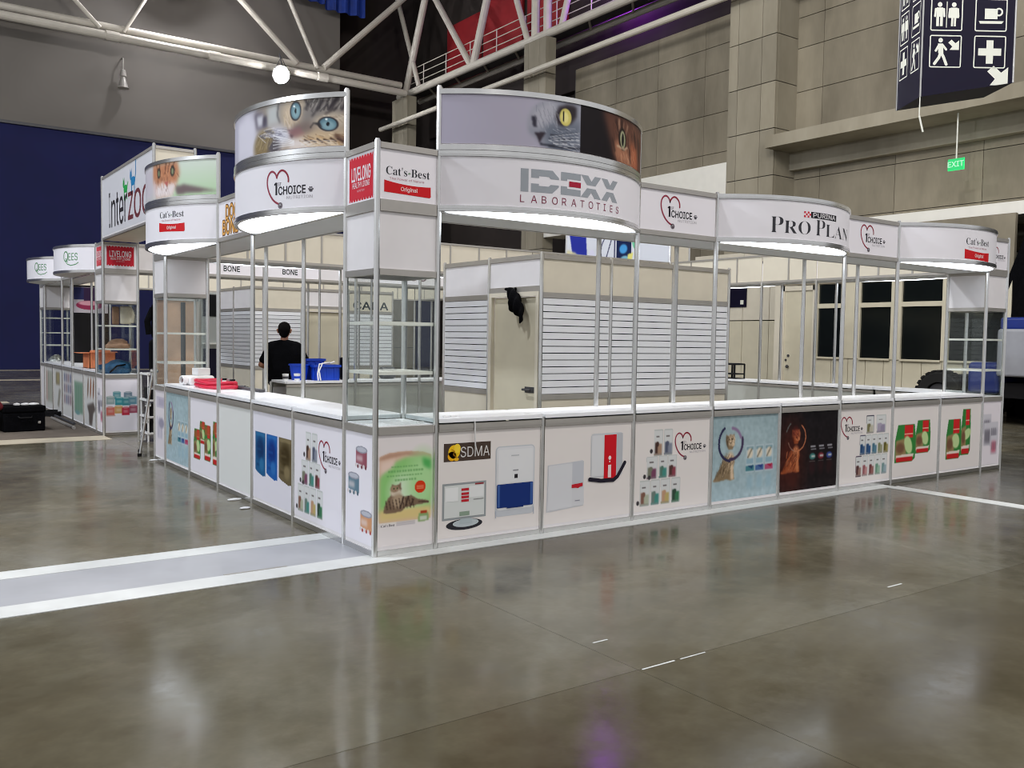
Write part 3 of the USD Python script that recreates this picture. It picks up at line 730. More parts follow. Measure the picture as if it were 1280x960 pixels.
def litter_logo(P, fx, fy, w):
    """Cat's Best lettering over a red Original band; (fx, fy) is the left end of the lettering's baseline, w the width of the lettering in metres."""
    x, y = fx * P.w, fy * P.h
    k = w / 0.39
    P.glyphs(serif("Cat's", 1.5), fx, fy, .062 * k, (52, 54, 60), width=.185 * k)
    P.glyphs(serif('Best', 1.5), (x + .222 * k) / P.w, fy, .062 * k, (52, 54, 60), width=.168 * k)
    for a in (20, 75, 130):
        P.vec(affinity.translate(affinity.scale(affinity.rotate(affinity.scale(Point(.28, 0).buffer(.3), 1, .35), a, origin=(0, 0)), .028 * k, .028 * k, origin=(0, 0)), x + .203 * k, y - .03 * k), (120, 150, 120))
    P.glyphs(sans('The Power of Nature'), (x + .03 * k) / P.w, (y + .036 * k) / P.h, .018 * k, (196, 150, 160), width=.31 * k)
    top = smooth([(-.016, .044), (.10, .060), (.24, .068), (.40, .062)], 20)
    band = Polygon(list(top) + [(.402, .140), (.390, .148), (-.016, .136)])
    P.vec(affinity.translate(affinity.scale(band, k, k, origin=(0, 0)), x, y), (206, 26, 34))
    P.glyphs(sans('Original', True), (x + .130 * k) / P.w, (y + .116 * k) / P.h, .030 * k, (240, 214, 214), layer=2)

def red_badge(P, x0, y0, x1, y1, second='HEALTHY LIVING'):
    """Red block with notched upper and lower edges and white LIVELONG lettering (fractions)."""
    n = 9
    X0, Y0_, X1, Y1 = x0 * P.w, y0 * P.h, x1 * P.w, y1 * P.h
    g = shapely.box(X0, Y0_, X1, Y1)
    t = (X1 - X0) / n
    for i in range(n):
        a = X0 + i * t
        g = g.difference(Polygon([(a + .2 * t, Y0_ - .01), (a + .8 * t, Y0_ - .01), (a + .5 * t, Y0_ + .055 * P.h)])).difference(Polygon([(a + .2 * t, Y1 + .01), (a + .8 * t, Y1 + .01), (a + .5 * t, Y1 - .055 * P.h)]))
    P.vec(g, (204, 40, 58))
    h = (Y1 - Y0_)
    P.glyphs(sans('LIVELONG', True), x0 + .10 * (x1 - x0), y0 + .54 * (y1 - y0), h * .30, (236, 226, 232), width=(X1 - X0) * .80, layer=2)
    P.glyphs(sans(second, True), x0 + .14 * (x1 - x0), y0 + .70 * (y1 - y0), h * .12, (236, 212, 218), width=(X1 - X0) * .72, layer=2)
    P.glyphs(sans('NUTRITION'), x0 + .34 * (x1 - x0), y0 + .80 * (y1 - y0), h * .045, (232, 190, 200), width=(X1 - X0) * .3, layer=2)

def food_bag(P, x0, y0, x1, y1, c1, c2, outline=None):
    w, h = x1 - x0, y1 - y0
    P.po([(x0, y0 + .04 * h), (x0 + .06 * w, y0), (x1 - .06 * w, y0), (x1, y0 + .04 * h), (x1, y1 - .03 * h), (x1 - .1 * w, y1), (x0 + .05 * w, y1)], outline or (196, 200, 198))
    P.po([(x0 + .05 * w, y0 + .05 * h), (x1 - .05 * w, y0 + .05 * h), (x1 - .05 * w, y1 - .04 * h), (x0 + .06 * w, y1 - .04 * h)], (214, 216, 216))
    P.rect(x0 + .25 * w, y0 + .24 * h, x0 + .62 * w, y0 + .30 * h, (110, 104, 104), soft=.003)
    P.rect(x0 + .12 * w, y0 + .48 * h, x0 + .56 * w, y0 + .92 * h, c1, soft=.006)
    P.rect(x0 + .45 * w, y0 + .55 * h, x0 + .9 * w, y0 + .93 * h, c2, soft=.006)
    P.el(x0 + .4 * w, y0 + .56 * h, .16 * w * P.w, .1 * h * P.h, c1, soft=.4)
    P.rect(x0 + .04 * w, y0 + .90 * h, x0 + .9 * w, y1 - .01 * h, tuple(int(.6 * a + 40) for a in c2), soft=.003, alpha=.7)

PW, PH = 0.955, 0.81
def board(seed=0, w=PW, cell=.0065, bg=(230, 224, 221)):  # warm tint for front boards, cooler on the left: light colour painted in
    return Print(w, PH, cell, bg=bg, seed=seed)

def pr_pyramid(bg=(230, 224, 221)):
    P = board(11, bg=bg)
    br, pu, te, ye, gr, bl = (128, 92, 78), (120, 70, 96), (70, 140, 130), (188, 168, 108), (60, 120, 84), (134, 140, 156)
    for x0, x1, c1, c2 in ((.245, .365, (70, 48, 42), (170, 138, 116)), (.375, .495, (84, 90, 110), bl)):
        food_bag(P, x0, .11, x1, .40, c1, c2)
    for x0, x1, c1, c2 in ((.155, .30, (120, 122, 104), pu), (.315, .43, (86, 120, 106), te), (.44, .555, (84, 56, 52), (140, 66, 78))):
        food_bag(P, x0, .40, x1, .655, c1, c2)
    for x0, x1, c1, c2 in ((.075, .205, br, (176, 182, 160)), (.215, .335, (110, 128, 120), te), (.345, .475, (190, 150, 120), ye), (.485, .61, (52, 74, 60), gr)):
        food_bag(P, x0, .66, x1, .945, c1, c2)
    for x, y in ((.215, .345), (.135, .62), (.195, .635), (.055, .905)):
        P.el(x, y, .018, .02, (60, 56, 60), soft=.3)
    heart_logo(P, .525, .165, .41)
    return P

def pr_outlined():
    P = board(12)
    heart_logo(P, .015, .11, .40)
    for x0, x1, c1, c2 in ((.50, .655, (120, 116, 80), (190, 186, 168)), (.70, .90, (168, 160, 180), (150, 142, 166))):
        food_bag(P, x0, .10, x1, .35, c1, c2, (80, 76, 92) if x0 < .6 else None)
    for i in range(5):
        food_bag(P, .385 + i * .118, .365, .497 + i * .118, .635, [(36, 70, 110), (44, 76, 116), (70, 110, 130), (128, 132, 96), (98, 92, 40)][i], [(60, 90, 130), (40, 80, 130), (90, 130, 150), (150, 150, 120), (150, 140, 80)][i], (96, 92, 110) if i == 0 else None)
    for i in range(5):
        food_bag(P, .315 + i * .128, .645, .435 + i * .128, .93, [(84, 50, 50), (150, 90, 96), (110, 60, 64), (110, 150, 130), (120, 150, 150)][i], [(150, 120, 110), (190, 140, 140), (150, 100, 96), (150, 180, 160), (150, 170, 180)][i], (84, 70, 90) if i == 0 else None)
    return P

def pr_analyser():
    P = board(13)
    # dark block with yellow bulb
    P.vrect(.05, .115, .495, .285, (74, 60, 52))
    P.vdot(.145, .195, .052, .052, (244, 196, 28), 2); P.vdot(.125, .235, .038, .036, (240, 176, 20), 2); P.vdot(.172, .165, .03, .036, (250, 214, 60), 3)
    P.vdot(.165, .265, .022, .014, (236, 180, 40), 3); P.vline([(.12, .17), (.15, .19), (.135, .22), (.17, .25)], .006, (190, 130, 20), 4)
    P.glyphs(sans('SDMA'), .205, .250, .078, (214, 210, 208), width=.265, layer=2)
    # monitor
    P.vrect(.04, .49, .455, .835, (150, 156, 158)); P.vrect(.058, .51, .437, .815, (214, 218, 216), 2)
    P.vrect(.065, .53, .185, .66, (232, 234, 234), 3); P.vrect(.29, .53, .43, .64, (230, 232, 232), 3)
    for y in (.545, .585, .617, .65):
        P.vrect(.216, y, .288, y + .024, (192, 44, 54), 3)
    P.vrect(.345, .505, .43, .52, (150, 60, 66), 3); P.vrect(.20, .765, .295, .805, (140, 160, 142), 3); P.vrect(.33, .655, .43, .663, (140, 140, 140), 3)
    P.vdot(.25, .888, .165, .042, (46, 46, 52)); P.vdot(.262, .876, .118, .030, (186, 196, 200), 2)
    P.vec(Polygon([(.2, .675), (.3, .675), (.31, .715), (.19, .715)]), (176, 188, 192), 3)
    # bench instrument with blue drawer
    body = rr(.545 * P.w, .175 * P.h, .945 * P.w, .86 * P.h, .035)
    P.vec(body, (196, 200, 206)); P.vec(rr(.555 * P.w, .185 * P.h, .935 * P.w, .80 * P.h, .03), (220, 221, 224), 2)
    P.vec(rr(.57 * P.w, .21 * P.h, .92 * P.w, .54 * P.h, .012), (226, 227, 229), 3)
    P.vrect(.70, .265, .78, .275, (190, 192, 196), 4); P.vrect(.72, .41, .775, .422, (150, 150, 156), 4); P.vrect(.735, .455, .768, .495, (40, 36, 40), 4)
    P.vec(rr(.56 * P.w, .545 * P.h, .93 * P.w, .775 * P.h, .008), (24, 50, 118), 4); P.vrect(.565, .55, .59, .765, (60, 92, 156), 5); P.vrect(.90, .55, .925, .765, (60, 92, 156), 5)
    P.vrect(.66, .77, .83, .785, (20, 44, 108), 5)
    P.vrect(.548, .80, .556, .87, (176, 182, 196), 3); P.vrect(.936, .80, .944, .87, (176, 182, 196), 3)
    return P

def pr_devices():
    P = board(14)
    P.vec(Polygon([(x * P.w, y * P.h) for x, y in ((.04, .40), (.32, .385), (.43, .375), (.45, .82), (.44, .85), (.03, .88))]), (206, 207, 212))
    P.vec(Polygon([(x * P.w, y * P.h) for x, y in ((.05, .41), (.31, .40), (.31, .85), (.04, .865))]), (216, 217, 221), 2)
    P.vrect(.31, .385, .44, .61, (196, 199, 206), 2); P.vrect(.31, .66, .445, .845, (212, 213, 217), 2)
    P.vec(Polygon([(x * P.w, y * P.h) for x, y in ((.305, .62), (.43, .61), (.432, .645), (.40, .65), (.38, .663), (.35, .655), (.305, .655))]), (196, 34, 48), 3)
    P.vrect(.345, .785, .40, .795, (150, 150, 160), 3)
    P.vec(rr(.52 * P.w, .11 * P.h, .90 * P.w, .575 * P.h, .03), (204, 206, 210)); P.vrect(.53, .13, .68, .56, (218, 219, 222), 2)
    P.vec(Polygon([(x * P.w, y * P.h) for x, y in ((.82, .12), (.895, .12), (.895, .45), (.82, .57))]), (188, 190, 196), 2)
    P.vrect(.675, .13, .82, .60, (206, 22, 36), 3)
    P.vdot(.742, .375, .016, .018, (244, 226, 226), 4); P.vdot(.742, .415, .007, .008, (244, 226, 226), 4); P.vrect(.722, .45, .76, .585, (240, 216, 216), 4)
    P.vline([(.51, .585), (.64, .61), (.79, .615), (.84, .58), (.925, .44)], .034, (34, 30, 44), 4)
    return P

def pr_cat_poster():
    P = Print(.455, PH, .005, bg=(232, 226, 226), seed=15)
    P.po([(.03, .195), (.2, .165), (.5, .155), (.8, .17), (.96, .20), (.96, .79), (.03, .79)], (222, 190, 168))
    P.po([(.03, .20), (.2, .17), (.5, .16), (.8, .175), (.96, .205), (.96, .25), (.5, .19), (.03, .23)], (190, 150, 128), soft=.008)
    P.po([(.03, .40), (.10, .31), (.3, .25), (.5, .21), (.96, .215), (.96, .70), (.03, .70)], (146, 206, 124), soft=.012)
    P.po([(.05, .25), (.3, .22), (.28, .29), (.05, .36)], (236, 210, 196), soft=.012)
    P.el(.52, .52, .13, .13, (214, 236, 206), soft=.9)
    P.el(.80, .44, .12, .2, (176, 222, 158), soft=.9)
    P.po([(.80, .22), (.96, .25), (.96, .34), (.82, .30)], (84, 176, 92), soft=.012)
    P.rect(.03, .67, .96, .775, (224, 202, 138), soft=.014)
    for y, a, b in ((.285, .24, .72), (.325, .18, .82), (.365, .16, .80), (.405, .30, .68)):
        for x in np.arange(a, b, .05):
            P.rect(x, y, x + .035, y + .016, (104, 168, 96), soft=.003, alpha=.75)
    B = (126, 104, 84)
    P.po([(.10, .70), (.12, .64), (.18, .57), (.27, .53), (.38, .54), (.46, .57), (.60, .56), (.72, .60), (.90, .62), (.92, .645), (.76, .65), (.6, .66), (.5, .665), (.42, .70), (.2, .71)], B, soft=.004)
    P.po([(.24, .55), (.24, .47), (.25, .445), (.30, .46), (.37, .455), (.41, .435), (.42, .50), (.38, .545), (.3, .56)], B, soft=.004)
    P.el(.32, .525, .045, .03, (214, 200, 180), soft=.5); P.el(.36, .60, .05, .05, (178, 156, 130), soft=.6); P.el(.30, .49, .035, .025, (160, 136, 110), soft=.5)
    for x in np.linspace(.14, .62, 9):
        P.st([(x, .58 + .06 * abs(x - .4)), (x + .03, .67)], .007, (72, 54, 44), soft=.003)
    for a, b in (((.46, .57), (.40, .67)), ((.55, .57), (.5, .65)), ((.64, .6), (.6, .65))):
        P.st([a, b], .012, (66, 50, 42), soft=.003)
    P.st([(.74, .625), (.92, .635)], .012, (90, 68, 56), soft=.003); P.el(.285, .487, .006, .006, (60, 80, 40)); P.el(.345, .487, .006, .006, (60, 80, 40)); P.el(.315, .505, .006, .004, (150, 100, 96))
    P.el(.765, .49, .046, .046, (216, 58, 20), soft=.06)
    for y in (.478, .492, .506):
        P.rect(.70, y, .83, y + .006, (236, 150, 110), soft=.002)
    P.po([(.74, .735), (.92, .73), (.93, .805), (.73, .815)], (140, 170, 110), soft=.004); P.rect(.78, .71, .90, .735, (176, 66, 36), soft=.003); P.rect(.76, .765, .90, .80, (206, 214, 196), soft=.004)
    P.glyphs(serif("Cat's Best", 2), .06, .825, .018, (70, 66, 74), width=.11)
    for y in (.795, .808, .82):
        P.rect(.33, y, .68, y + .006, (176, 170, 176), soft=.003)
    return P

def pr_ring_cat(dark=False, narrow=False, seed=16):
    P = board(seed)
    if dark:
        P.grad((14, 9, 14), (20, 9, 12))
        P.el(.16, .60, .22, .36, (70, 22, 12), soft=1.4)
        cat, lt, dk = (150, 74, 40), (196, 120, 78), (84, 34, 20)
    else:
        P.grad((146, 168, 174), (168, 190, 198))
        P.el(.55, .35, .4, .3, (164, 186, 192), soft=1.2)
        cat, lt, dk = (140, 120, 92), (214, 190, 160), (84, 68, 50)
    k = .55 if narrow else 1.0
    X = lambda x: x * k + (.06 if narrow else 0)
    # seated cat
    P.po([(X(a), b) for a, b in ((0.01, .765), (.05, .72), (.10, .64), (.16, .54), (.20, .48), (.32, .485), (.335, .56), (.315, .62), (.33, .70), (.335, .765), (.27, .77), (.22, .755), (.08, .775))], cat, soft=.006)
    P.po([(X(a), b) for a, b in ((.205, .33), (.20, .22), (.235, .245), (.29, .24), (.325, .215), (.33, .33), (.30, .40), (.235, .40))], cat, soft=.005)
    P.el(X(.27), .29, .058 * k, .05, lt, soft=.6); P.el(X(.27), .52, .05 * k, .07, lt, soft=.7); P.po([(X(a), b) for a, b in ((.27, .55), (.31, .55), (.325, .765), (.28, .765))], lt, soft=.008)
    P.po([(X(.205), .33), (X(.20), .24), (X(.24), .25), (X(.235), .40)], dk, soft=.008); P.el(X(.246), .285, .012 * k, .010, dk, soft=.5); P.el(X(.292), .282, .012 * k, .010, dk, soft=.5); P.el(X(.272), .325, .010 * k, .008, dk, soft=.4); P.el(X(.300), .345, .03 * k, .018, lt, soft=.5)
    P.hairs(70, X(.20), .62, .10 * k, .14, -62, .05, .006, [dk, lt, cat], .5, 12); P.hairs(30, X(.27), .28, .05 * k, .06, 70, .03, .005, [dk, lt, cat], .45, 20)
    for i in range(7):
        x = .05 + .035 * i
        P.st([(X(x), .74 - .03 * i), (X(x + .03), .66 - .03 * i)], .012 * k, dk, soft=.005, alpha=.7)
    P.fur(4, 2, 2)
    ring = (196, 122, 84) if dark else (44, 44, 78)
    def arcpts(a0, a1, r=.178):
        return [(X(.28 + r * math.cos(math.radians(a))), .325 + r * 1.16 * math.sin(math.radians(a))) for a in np.linspace(a0, a1, 26)]
    if dark:
        P.st(arcpts(-60, 110, .15), .014, ring, soft=.004); P.st(arcpts(110, 160, .15), .010, (150, 120, 110), soft=.004); P.st(arcpts(200, 235, .19), .010, (120, 140, 140), soft=.005)
        P.el(X(.26), .26, .05, .06, (110, 34, 26), soft=.8, alpha=.5)
        for j in range(3):
            x = .56 + .15 * j
            P.rect(x - .04, .44, x + .05, .47, (150, 150, 156), soft=.004); P.rect(x - .03, .485, x + .06, .50, (130, 130, 136), soft=.004)
            P.el(x, .585, .05, .035, [(60, 120, 116), (120, 40, 50), (50, 70, 140)][j], soft=.5); P.rect(x - .02, .57, x + .04, .60, (196, 200, 196), soft=.006)
            P.rect(x - .05, .645, x + .05, .655, (120, 130, 124), soft=.004)
            P.el(x, .72, .05, .07, (60, 16, 22), soft=1.0, alpha=.5)
        P.po([(.10, .78), (.3, .78), (.28, .95), (.2, .95)], (64, 22, 14), soft=.02)
    else:
        P.st(arcpts(95, 235, .185), .026, ring, soft=.003); P.st(arcpts(-15, 95, .17), .03, (66, 54, 84), soft=.004); P.st(arcpts(-85, -20, .15), .03, (140, 116, 150), soft=.006)
        for j in range(3):
            x = .505 + .15 * j
            P.rect(x, .375, x + .13, .70, (188, 204, 210), soft=.005); P.rect(x + .01, .385, x + .12, .43, (130, 160, 170), soft=.005)
            P.el(x + .065, .47, .04, .05, (224, 214, 194), soft=.5); P.st([(x + .03, .52), (x + .09, .42)], .015, (120, 110, 90), soft=.006)
            P.rect(x + .01, .53, x + .12, .60, (146, 178, 192), soft=.006); P.rect(x, .62, x + .13, .685, [(70, 130, 140), (76, 108, 158), (176, 84, 120)][j], soft=.005)
            P.po([(x + .03, .62), (x + .12, .615), (x + .10, .66)], [(30, 70, 110), (40, 60, 130), (170, 30, 60)][j], soft=.004)
            P.rect(x + .02, .74, x + .11, .90, (150, 182, 196), soft=.015, alpha=.7)
    return P

def litter_bag(P, x0, y0, x1, y1, tall=False):
    w, h = x1 - x0, y1 - y0
    P.po([(x0 + .12 * w, y0), (x1 - .06 * w, y0), (x1, y0 + .35 * h), (x1, y1 - .08 * h), (x1 - .15 * w, y1), (x0, y1), (x0, y0 + .4 * h)], (52, 128, 58), soft=.003)
    P.po([(x0 + .04 * w, y0 + .42 * h), (x0 + .5 * w, y0 + .36 * h), (x0 + .55 * w, y0 + .8 * h), (x0 + .02 * w, y1 - .06 * h)], (150, 130, 88), soft=.008)
    P.rect(x0 + .45 * w, y0 + .01 * h, x0 + .86 * w, y0 + .36 * h, (206, 38, 40), soft=.003)
    P.rect(x0 + .45 * w, y0 + .24 * h, x0 + .86 * w, y0 + .265 * h, (232, 170, 150), soft=.002)
    P.el(x0 + .64 * w, y0 + .55 * h, .27 * w * P.w, .17 * h * P.h, (190, 214, 152), rot=60, soft=.25)
    P.el(x0 + .25 * w, y0 + .62 * h, .2 * w * P.w, .14 * h * P.h, (118, 84, 62), soft=.6)
    P.po([(x0 + .05 * w, y1 - .19 * h), (x1 - .06 * w, y1 - .21 * h), (x1 - .1 * w, y1 - .12 * h), (x0 + .05 * w, y1 - .1 * h)], (230, 214, 202), soft=.004)
    P.rect(x0 + .08 * w, y1 - .135 * h, x1 - .12 * w, y1 - .015 * h, (196, 34, 36), soft=.004)

def pr_litter_a():
    P = board(17); litter_bag(P, .50, .22, .83, .70); litter_bag(P, .06, .27, .50, .80); return P
def pr_litter_b():
    P = board(18); litter_bag(P, .52, .10, .75, .80); litter_bag(P, .16, .24, .52, .845); return P
def pr_litter_c():
    P = board(19, bg=(232, 229, 236))
    for x0, y0, x1, y1 in ((.34, .30, .56, .60), (.52, .33, .76, .80), (.82, .26, 1.0, .82), (.12, .42, .38, .83)):
        litter_bag(P, x0, y0, x1, y1)
        P.rect(x0 + .1 * (x1 - x0), y0 + .02, x1 - .1 * (x1 - x0), y0 + .3 * (y1 - y0), (176, 84, 48), soft=.01, alpha=.8)
    return P
def pr_small_bags():
    P = Print(.455, PH, .0065, bg=(232, 226, 232), seed=20)
    for x0, y0, x1, y1, c in ((.05, .20, .5, .52, (130, 126, 140)), (.1, .34, .62, .70, (96, 92, 104)), (.45, .33, .9, .72, (140, 138, 150)), (.5, .55, .86, .85, (190, 66, 92))):
        P.rect(x0, y0, x1, y1, (206, 204, 212), soft=.006)
        P.rect(x0 + .05, y0 + .3 * (y1 - y0), x1 - .05, y1 - .03, c, soft=.02, alpha=.7)
        for i in range(3):
            P.rect(x0 + .06 + .1 * i, y0 + .1, x0 + .11 + .1 * i, y1 - .08, (110, 106, 116), soft=.006, alpha=.6)
    return P
def pr_cans():
    P = Print(.455, PH, .005, bg=(234, 231, 238), seed=21)
    for x, y, c, c2 in ((.58, .22, (150, 84, 98), (110, 50, 60)), (.30, .475, (96, 126, 142), (66, 92, 106)), (.76, .79, (206, 150, 110), (170, 70, 60))):
        w = .20
        P.po([(x - w, y - .07), (x + w, y - .06), (x + w, y + .085), (x - w, y + .065)], c, soft=.003)
        P.el(x, y - .065, .094, .026, (150, 152, 164), soft=.05); P.el(x, y - .065, .075, .017, (188, 190, 200), soft=.1)
        P.rect(x - .9 * w, y - .01, x + .2 * w, y + .045, (226, 214, 214), soft=.012, alpha=.7)
        for i in range(6):
            P.el(x - w + .07 * i, y + .085 + .008 * (i % 2), .014, .014, c2 if i % 2 else (214, 206, 206), soft=.3)
    return P
def pr_three_bags():
    P = board(22, bg=(228, 226, 236))
    for x0, x1, c, c2 in ((.06, .33, (26, 92, 142), (40, 110, 160)), (.355, .635, (22, 92, 170), (40, 108, 180)), (.67, .985, (104, 92, 66), (130, 116, 84))):
        w = x1 - x0
        P.po([(x0, .235), (x1, .235), (x1, .725), (x0 + .7 * w, .73), (x0 + .2 * w, .70), (x0, .675)], c)
        P.rect(x0 + .02, .245, x1 - .02, .285, c2, soft=.004)
        P.el(x0 + .5 * w, .43, .35 * w, .1, tuple(max(0, a - 44) for a in c), soft=.7)
        for i in range(5):
            P.rect(x0 + .12 * w, .36 + .06 * i, x0 + (.5 + .08 * (i % 3)) * w, .385 + .06 * i, tuple(max(0, a - 30 + 16 * (i % 2)) for a in c), soft=.006, alpha=.8)
        P.el(x0 + .62 * w, .60, .2 * w, .06, c2, soft=.6)
    return P
def pr_sketch():
    P = Print(.455, PH, .0065, bg=(222, 216, 222), seed=23)
    P.rect(.1, .10, .95, .27, (196, 190, 204), soft=.004); P.rect(.32, .13, .85, .24, (176, 170, 188), soft=.01)
    for i in range(5):
        P.st([(.2 + .12 * i, .42 + .03 * (i % 2)), (.25 + .1 * i, .72)], .03, (178, 174, 190), soft=.01)
    P.el(.6, .5, .12, .06, (150, 146, 166), soft=.6)
    return P
def pr_boxes():
    P = Print(.455, PH, .0075, bg=(230, 228, 238), seed=24)
    for x, y, c in ((.36, .33, (96, 150, 160)), (.72, .34, (110, 132, 150)), (.16, .42, (150, 170, 172)), (.44, .44, (56, 140, 150)), (.66, .45, (62, 132, 142)), (.86, .43, (96, 140, 158)),
                    (.15, .62, (206, 108, 96)), (.42, .60, (200, 156, 96)), (.64, .63, (186, 44, 66)), (.88, .60, (150, 76, 96))):
        P.rect(x - .13, y - .07, x + .13, y + .075, c, soft=.004)
        P.el(x, y - .07, .05, .014, tuple(int(.5 * a + 110) for a in c), soft=.2); P.rect(x - .08, y - .02, x + .08, y + .03, tuple(int(.6 * a + 90) for a in c), soft=.01)
    P.rect(.02, .70, .3, .72, (190, 140, 130), soft=.006)
    return P
def pr_far(kind):
    P = board(30 + kind, cell=.012, bg=(206, 206, 204))
    if kind == 0:
        for x, c in ((.3, (120, 96, 78)), (.52, (150, 100, 76)), (.75, (130, 92, 74))):
            P.el(x, .25, .05, .17, c, rot=8, soft=.4)
        P.po([(.2, .62), (.75, .52), (.9, .66), (.72, .74), (.62, 1.0), (.38, 1.0), (.36, .76)], (92, 84, 80), soft=.02)
    elif kind == 1:
        P.rect(.1, .18, .9, .85, (128, 156, 138), soft=.02)
        for x in (.25, .45, .65): P.rect(x, .25, x + .12, .8, (112, 146, 128), soft=.02)
        P.el(.4, .84, .2, .04, (110, 150, 150), soft=.6)
    elif kind == 2:
        for i in range(4):
            for j in range(3):
                P.rect(.1 + .2 * i, .06 + .24 * j, .25 + .2 * i, .26 + .24 * j, [(120, 124, 146), (130, 122, 140), (146, 126, 134)][(i + j) % 3], soft=.02)
    elif kind == 3:
        P.rect(.25, .08, .7, .38, (140, 132, 110), soft=.02); P.el(.5, .22, .1, .1, (160, 150, 110), soft=.5)
        P.po([(.6, .45), (.8, .48), (.6, .9), (.4, .85)], (146, 144, 134), soft=.02)
    else:
        for x, c in ((.12, (176, 150, 140)), (.36, (140, 144, 128)), (.6, (150, 156, 140)), (.82, (132, 136, 120))):
            P.rect(x, .1, x + .16, .85, c, soft=.03)
    return P

LARC = arc_len(0, 2.0)
SH, SH2 = 0.355, 0.355          # heights of the printed bands between the rails
def arc_print(h, seed, bg=(236, 234, 240), cell=.009):
    return Print(LARC, h, cell, bg=bg, seed=seed)

def pr_blue_eyes():
    P = arc_print(SH2, 41, bg=(150, 138, 126), cell=.0065)
    P.grad((148, 140, 132), (172, 154, 136))
    P.rect(0, 0, .60, 1, (186, 184, 200), soft=.04)
    P.po([(.42, .2), (.54, .05), (.60, .3), (.58, 1), (.42, 1)], (214, 212, 224), soft=.03)
    P.po([(.585, .10), (.64, .12), (.665, .5), (.60, .45)], (88, 82, 100), soft=.02); P.po([(.60, .18), (.645, .16), (.64, .40), (.61, .42)], (206, 206, 214), soft=.014); P.po([(.645, .22), (.668, .2), (.67, .5), (.645, .46)], (70, 64, 80), soft=.012)
    P.po([(.668, .05), (.725, .0), (.73, .42), (.67, .44)], (190, 194, 194), soft=.02); P.st([(.728, 0), (.722, .25), (.735, .42)], .012, (66, 66, 74), soft=.008)
    P.po([(.60, .62), (.64, .5), (.74, .46), (.80, .62), (.79, .84), (.72, .95), (.60, .9)], (208, 208, 220), soft=.03)
    P.el(.645, .82, .14, .11, (136, 118, 84), rot=-20, soft=.5); P.el(.705, .92, .07, .06, (88, 82, 88), soft=.8)
    P.hairs(40, .645, .80, .05, .16, -60, .06, .006, [(160, 142, 104), (112, 96, 70), (176, 160, 128)], .5)
    P.hairs(46, .68, .60, .07, .10, 10, .10, .004, [(232, 232, 240), (150, 148, 166), (90, 88, 104)], .55, 10)
    P.po([(.74, .1), (.80, 0), (.87, 0), (.84, .4), (.80, .56), (.76, .5)], (208, 188, 162), soft=.03)
    P.po([(.835, .10), (.92, .0), (1.0, .0), (1.0, .3), (.93, .28), (.87, .5), (.83, .55)], (134, 128, 124), soft=.03)
    P.hairs(60, .92, .14, .08, .16, -62, .10, .006, [(70, 64, 66), (168, 162, 158), (50, 46, 48), (120, 114, 112)], .55, 12)
    P.hairs(26, .79, .30, .04, .24, 75, .06, .005, [(230, 212, 190), (176, 152, 124), (214, 196, 168)], .5)
    for a, b, w in (((.86, .12), (.845, .0), .014), ((.895, .24), (.915, .05), .020), ((.94, .22), (.97, .02), .030), ((.985, .26), (1.0, .1), .02), ((.875, .36), (.90, .18), .012), ((.845, .2), (.86, .08), .012), ((.925, .34), (.965, .22), .018)):
        P.st([a, b], w, (54, 48, 52), soft=.008)
    P.po([(.875, .44), (.95, .32), (1.0, .4), (1.0, .60), (.9, .52)], (202, 188, 168), soft=.02)
    P.hairs(24, .95, .40, .05, .06, 20, .07, .005, [(228, 216, 200), (160, 144, 126)], .5)
    P.po([(.80, .50), (.86, .46), (.885, .62), (.86, .76), (.80, .74)], (122, 106, 100), soft=.02)
    P.po([(.772, .60), (.825, .56), (.848, .74), (.815, .80), (.785, .74)], (140, 100, 102), soft=.012); P.po([(.780, .70), (.80, .72), (.792, .80)], (92, 64, 70), soft=.006)
    P.po([(.81, .80), (.90, .66), (1.0, .72), (1.0, 1), (.80, 1)], (212, 186, 150), soft=.03); P.po([(.78, .80), (.84, .80), (.88, 1), (.78, 1)], (230, 220, 218), soft=.02)
    P.hairs(50, .91, .84, .09, .14, 28, .07, .005, [(236, 216, 184), (176, 142, 104), (204, 168, 122), (120, 92, 70)], .5)
    for i in range(6):
        P.line(.845 + .025 * i, .84 + .02 * (i % 2), .865 + .025 * i, .90 + .01 * (i % 3), .007, (78, 60, 52), .9)
    for k in range(5):
        P.line(.80, .84 + .02 * k, .70, .66 + .07 * k, .0035, (244, 244, 248), .7); P.line(.83, .86 + .02 * k, .97, .90 + .04 * k, .003, (246, 240, 234), .55)
    P.st([(.965, .80), (1.0, .94)], .03, (80, 54, 48), soft=.012)
    for x, y, rx, ry, rot in ((.807, .215, .044, .060, 0), (.935, .545, .070, .044, 8)):
        P.el(x, y, rx * 1.42, ry * 1.35, (196, 178, 158), rot=rot, soft=.25, alpha=.7); P.el(x, y, rx * 1.24, ry * 1.24, (52, 50, 56), rot=rot, soft=.12); P.el(x, y, rx, ry, (98, 134, 148), rot=rot, soft=.15)
        P.el(x + .002, y + .03, rx * .75, ry * .72, (136, 170, 180), rot=rot, soft=.6); P.el(x, y, rx * .20, ry * .34, (16, 22, 30), soft=.3); P.el(x - .006, y - .10, .009, .009, (236, 246, 250), soft=.3)
    P.po([(.875, .50), (.905, .50), (.915, .62), (.895, .56)], (50, 46, 50), soft=.005); P.st([(.88, .52), (.868, .60)], .010, (60, 52, 52), soft=.005)
    return P

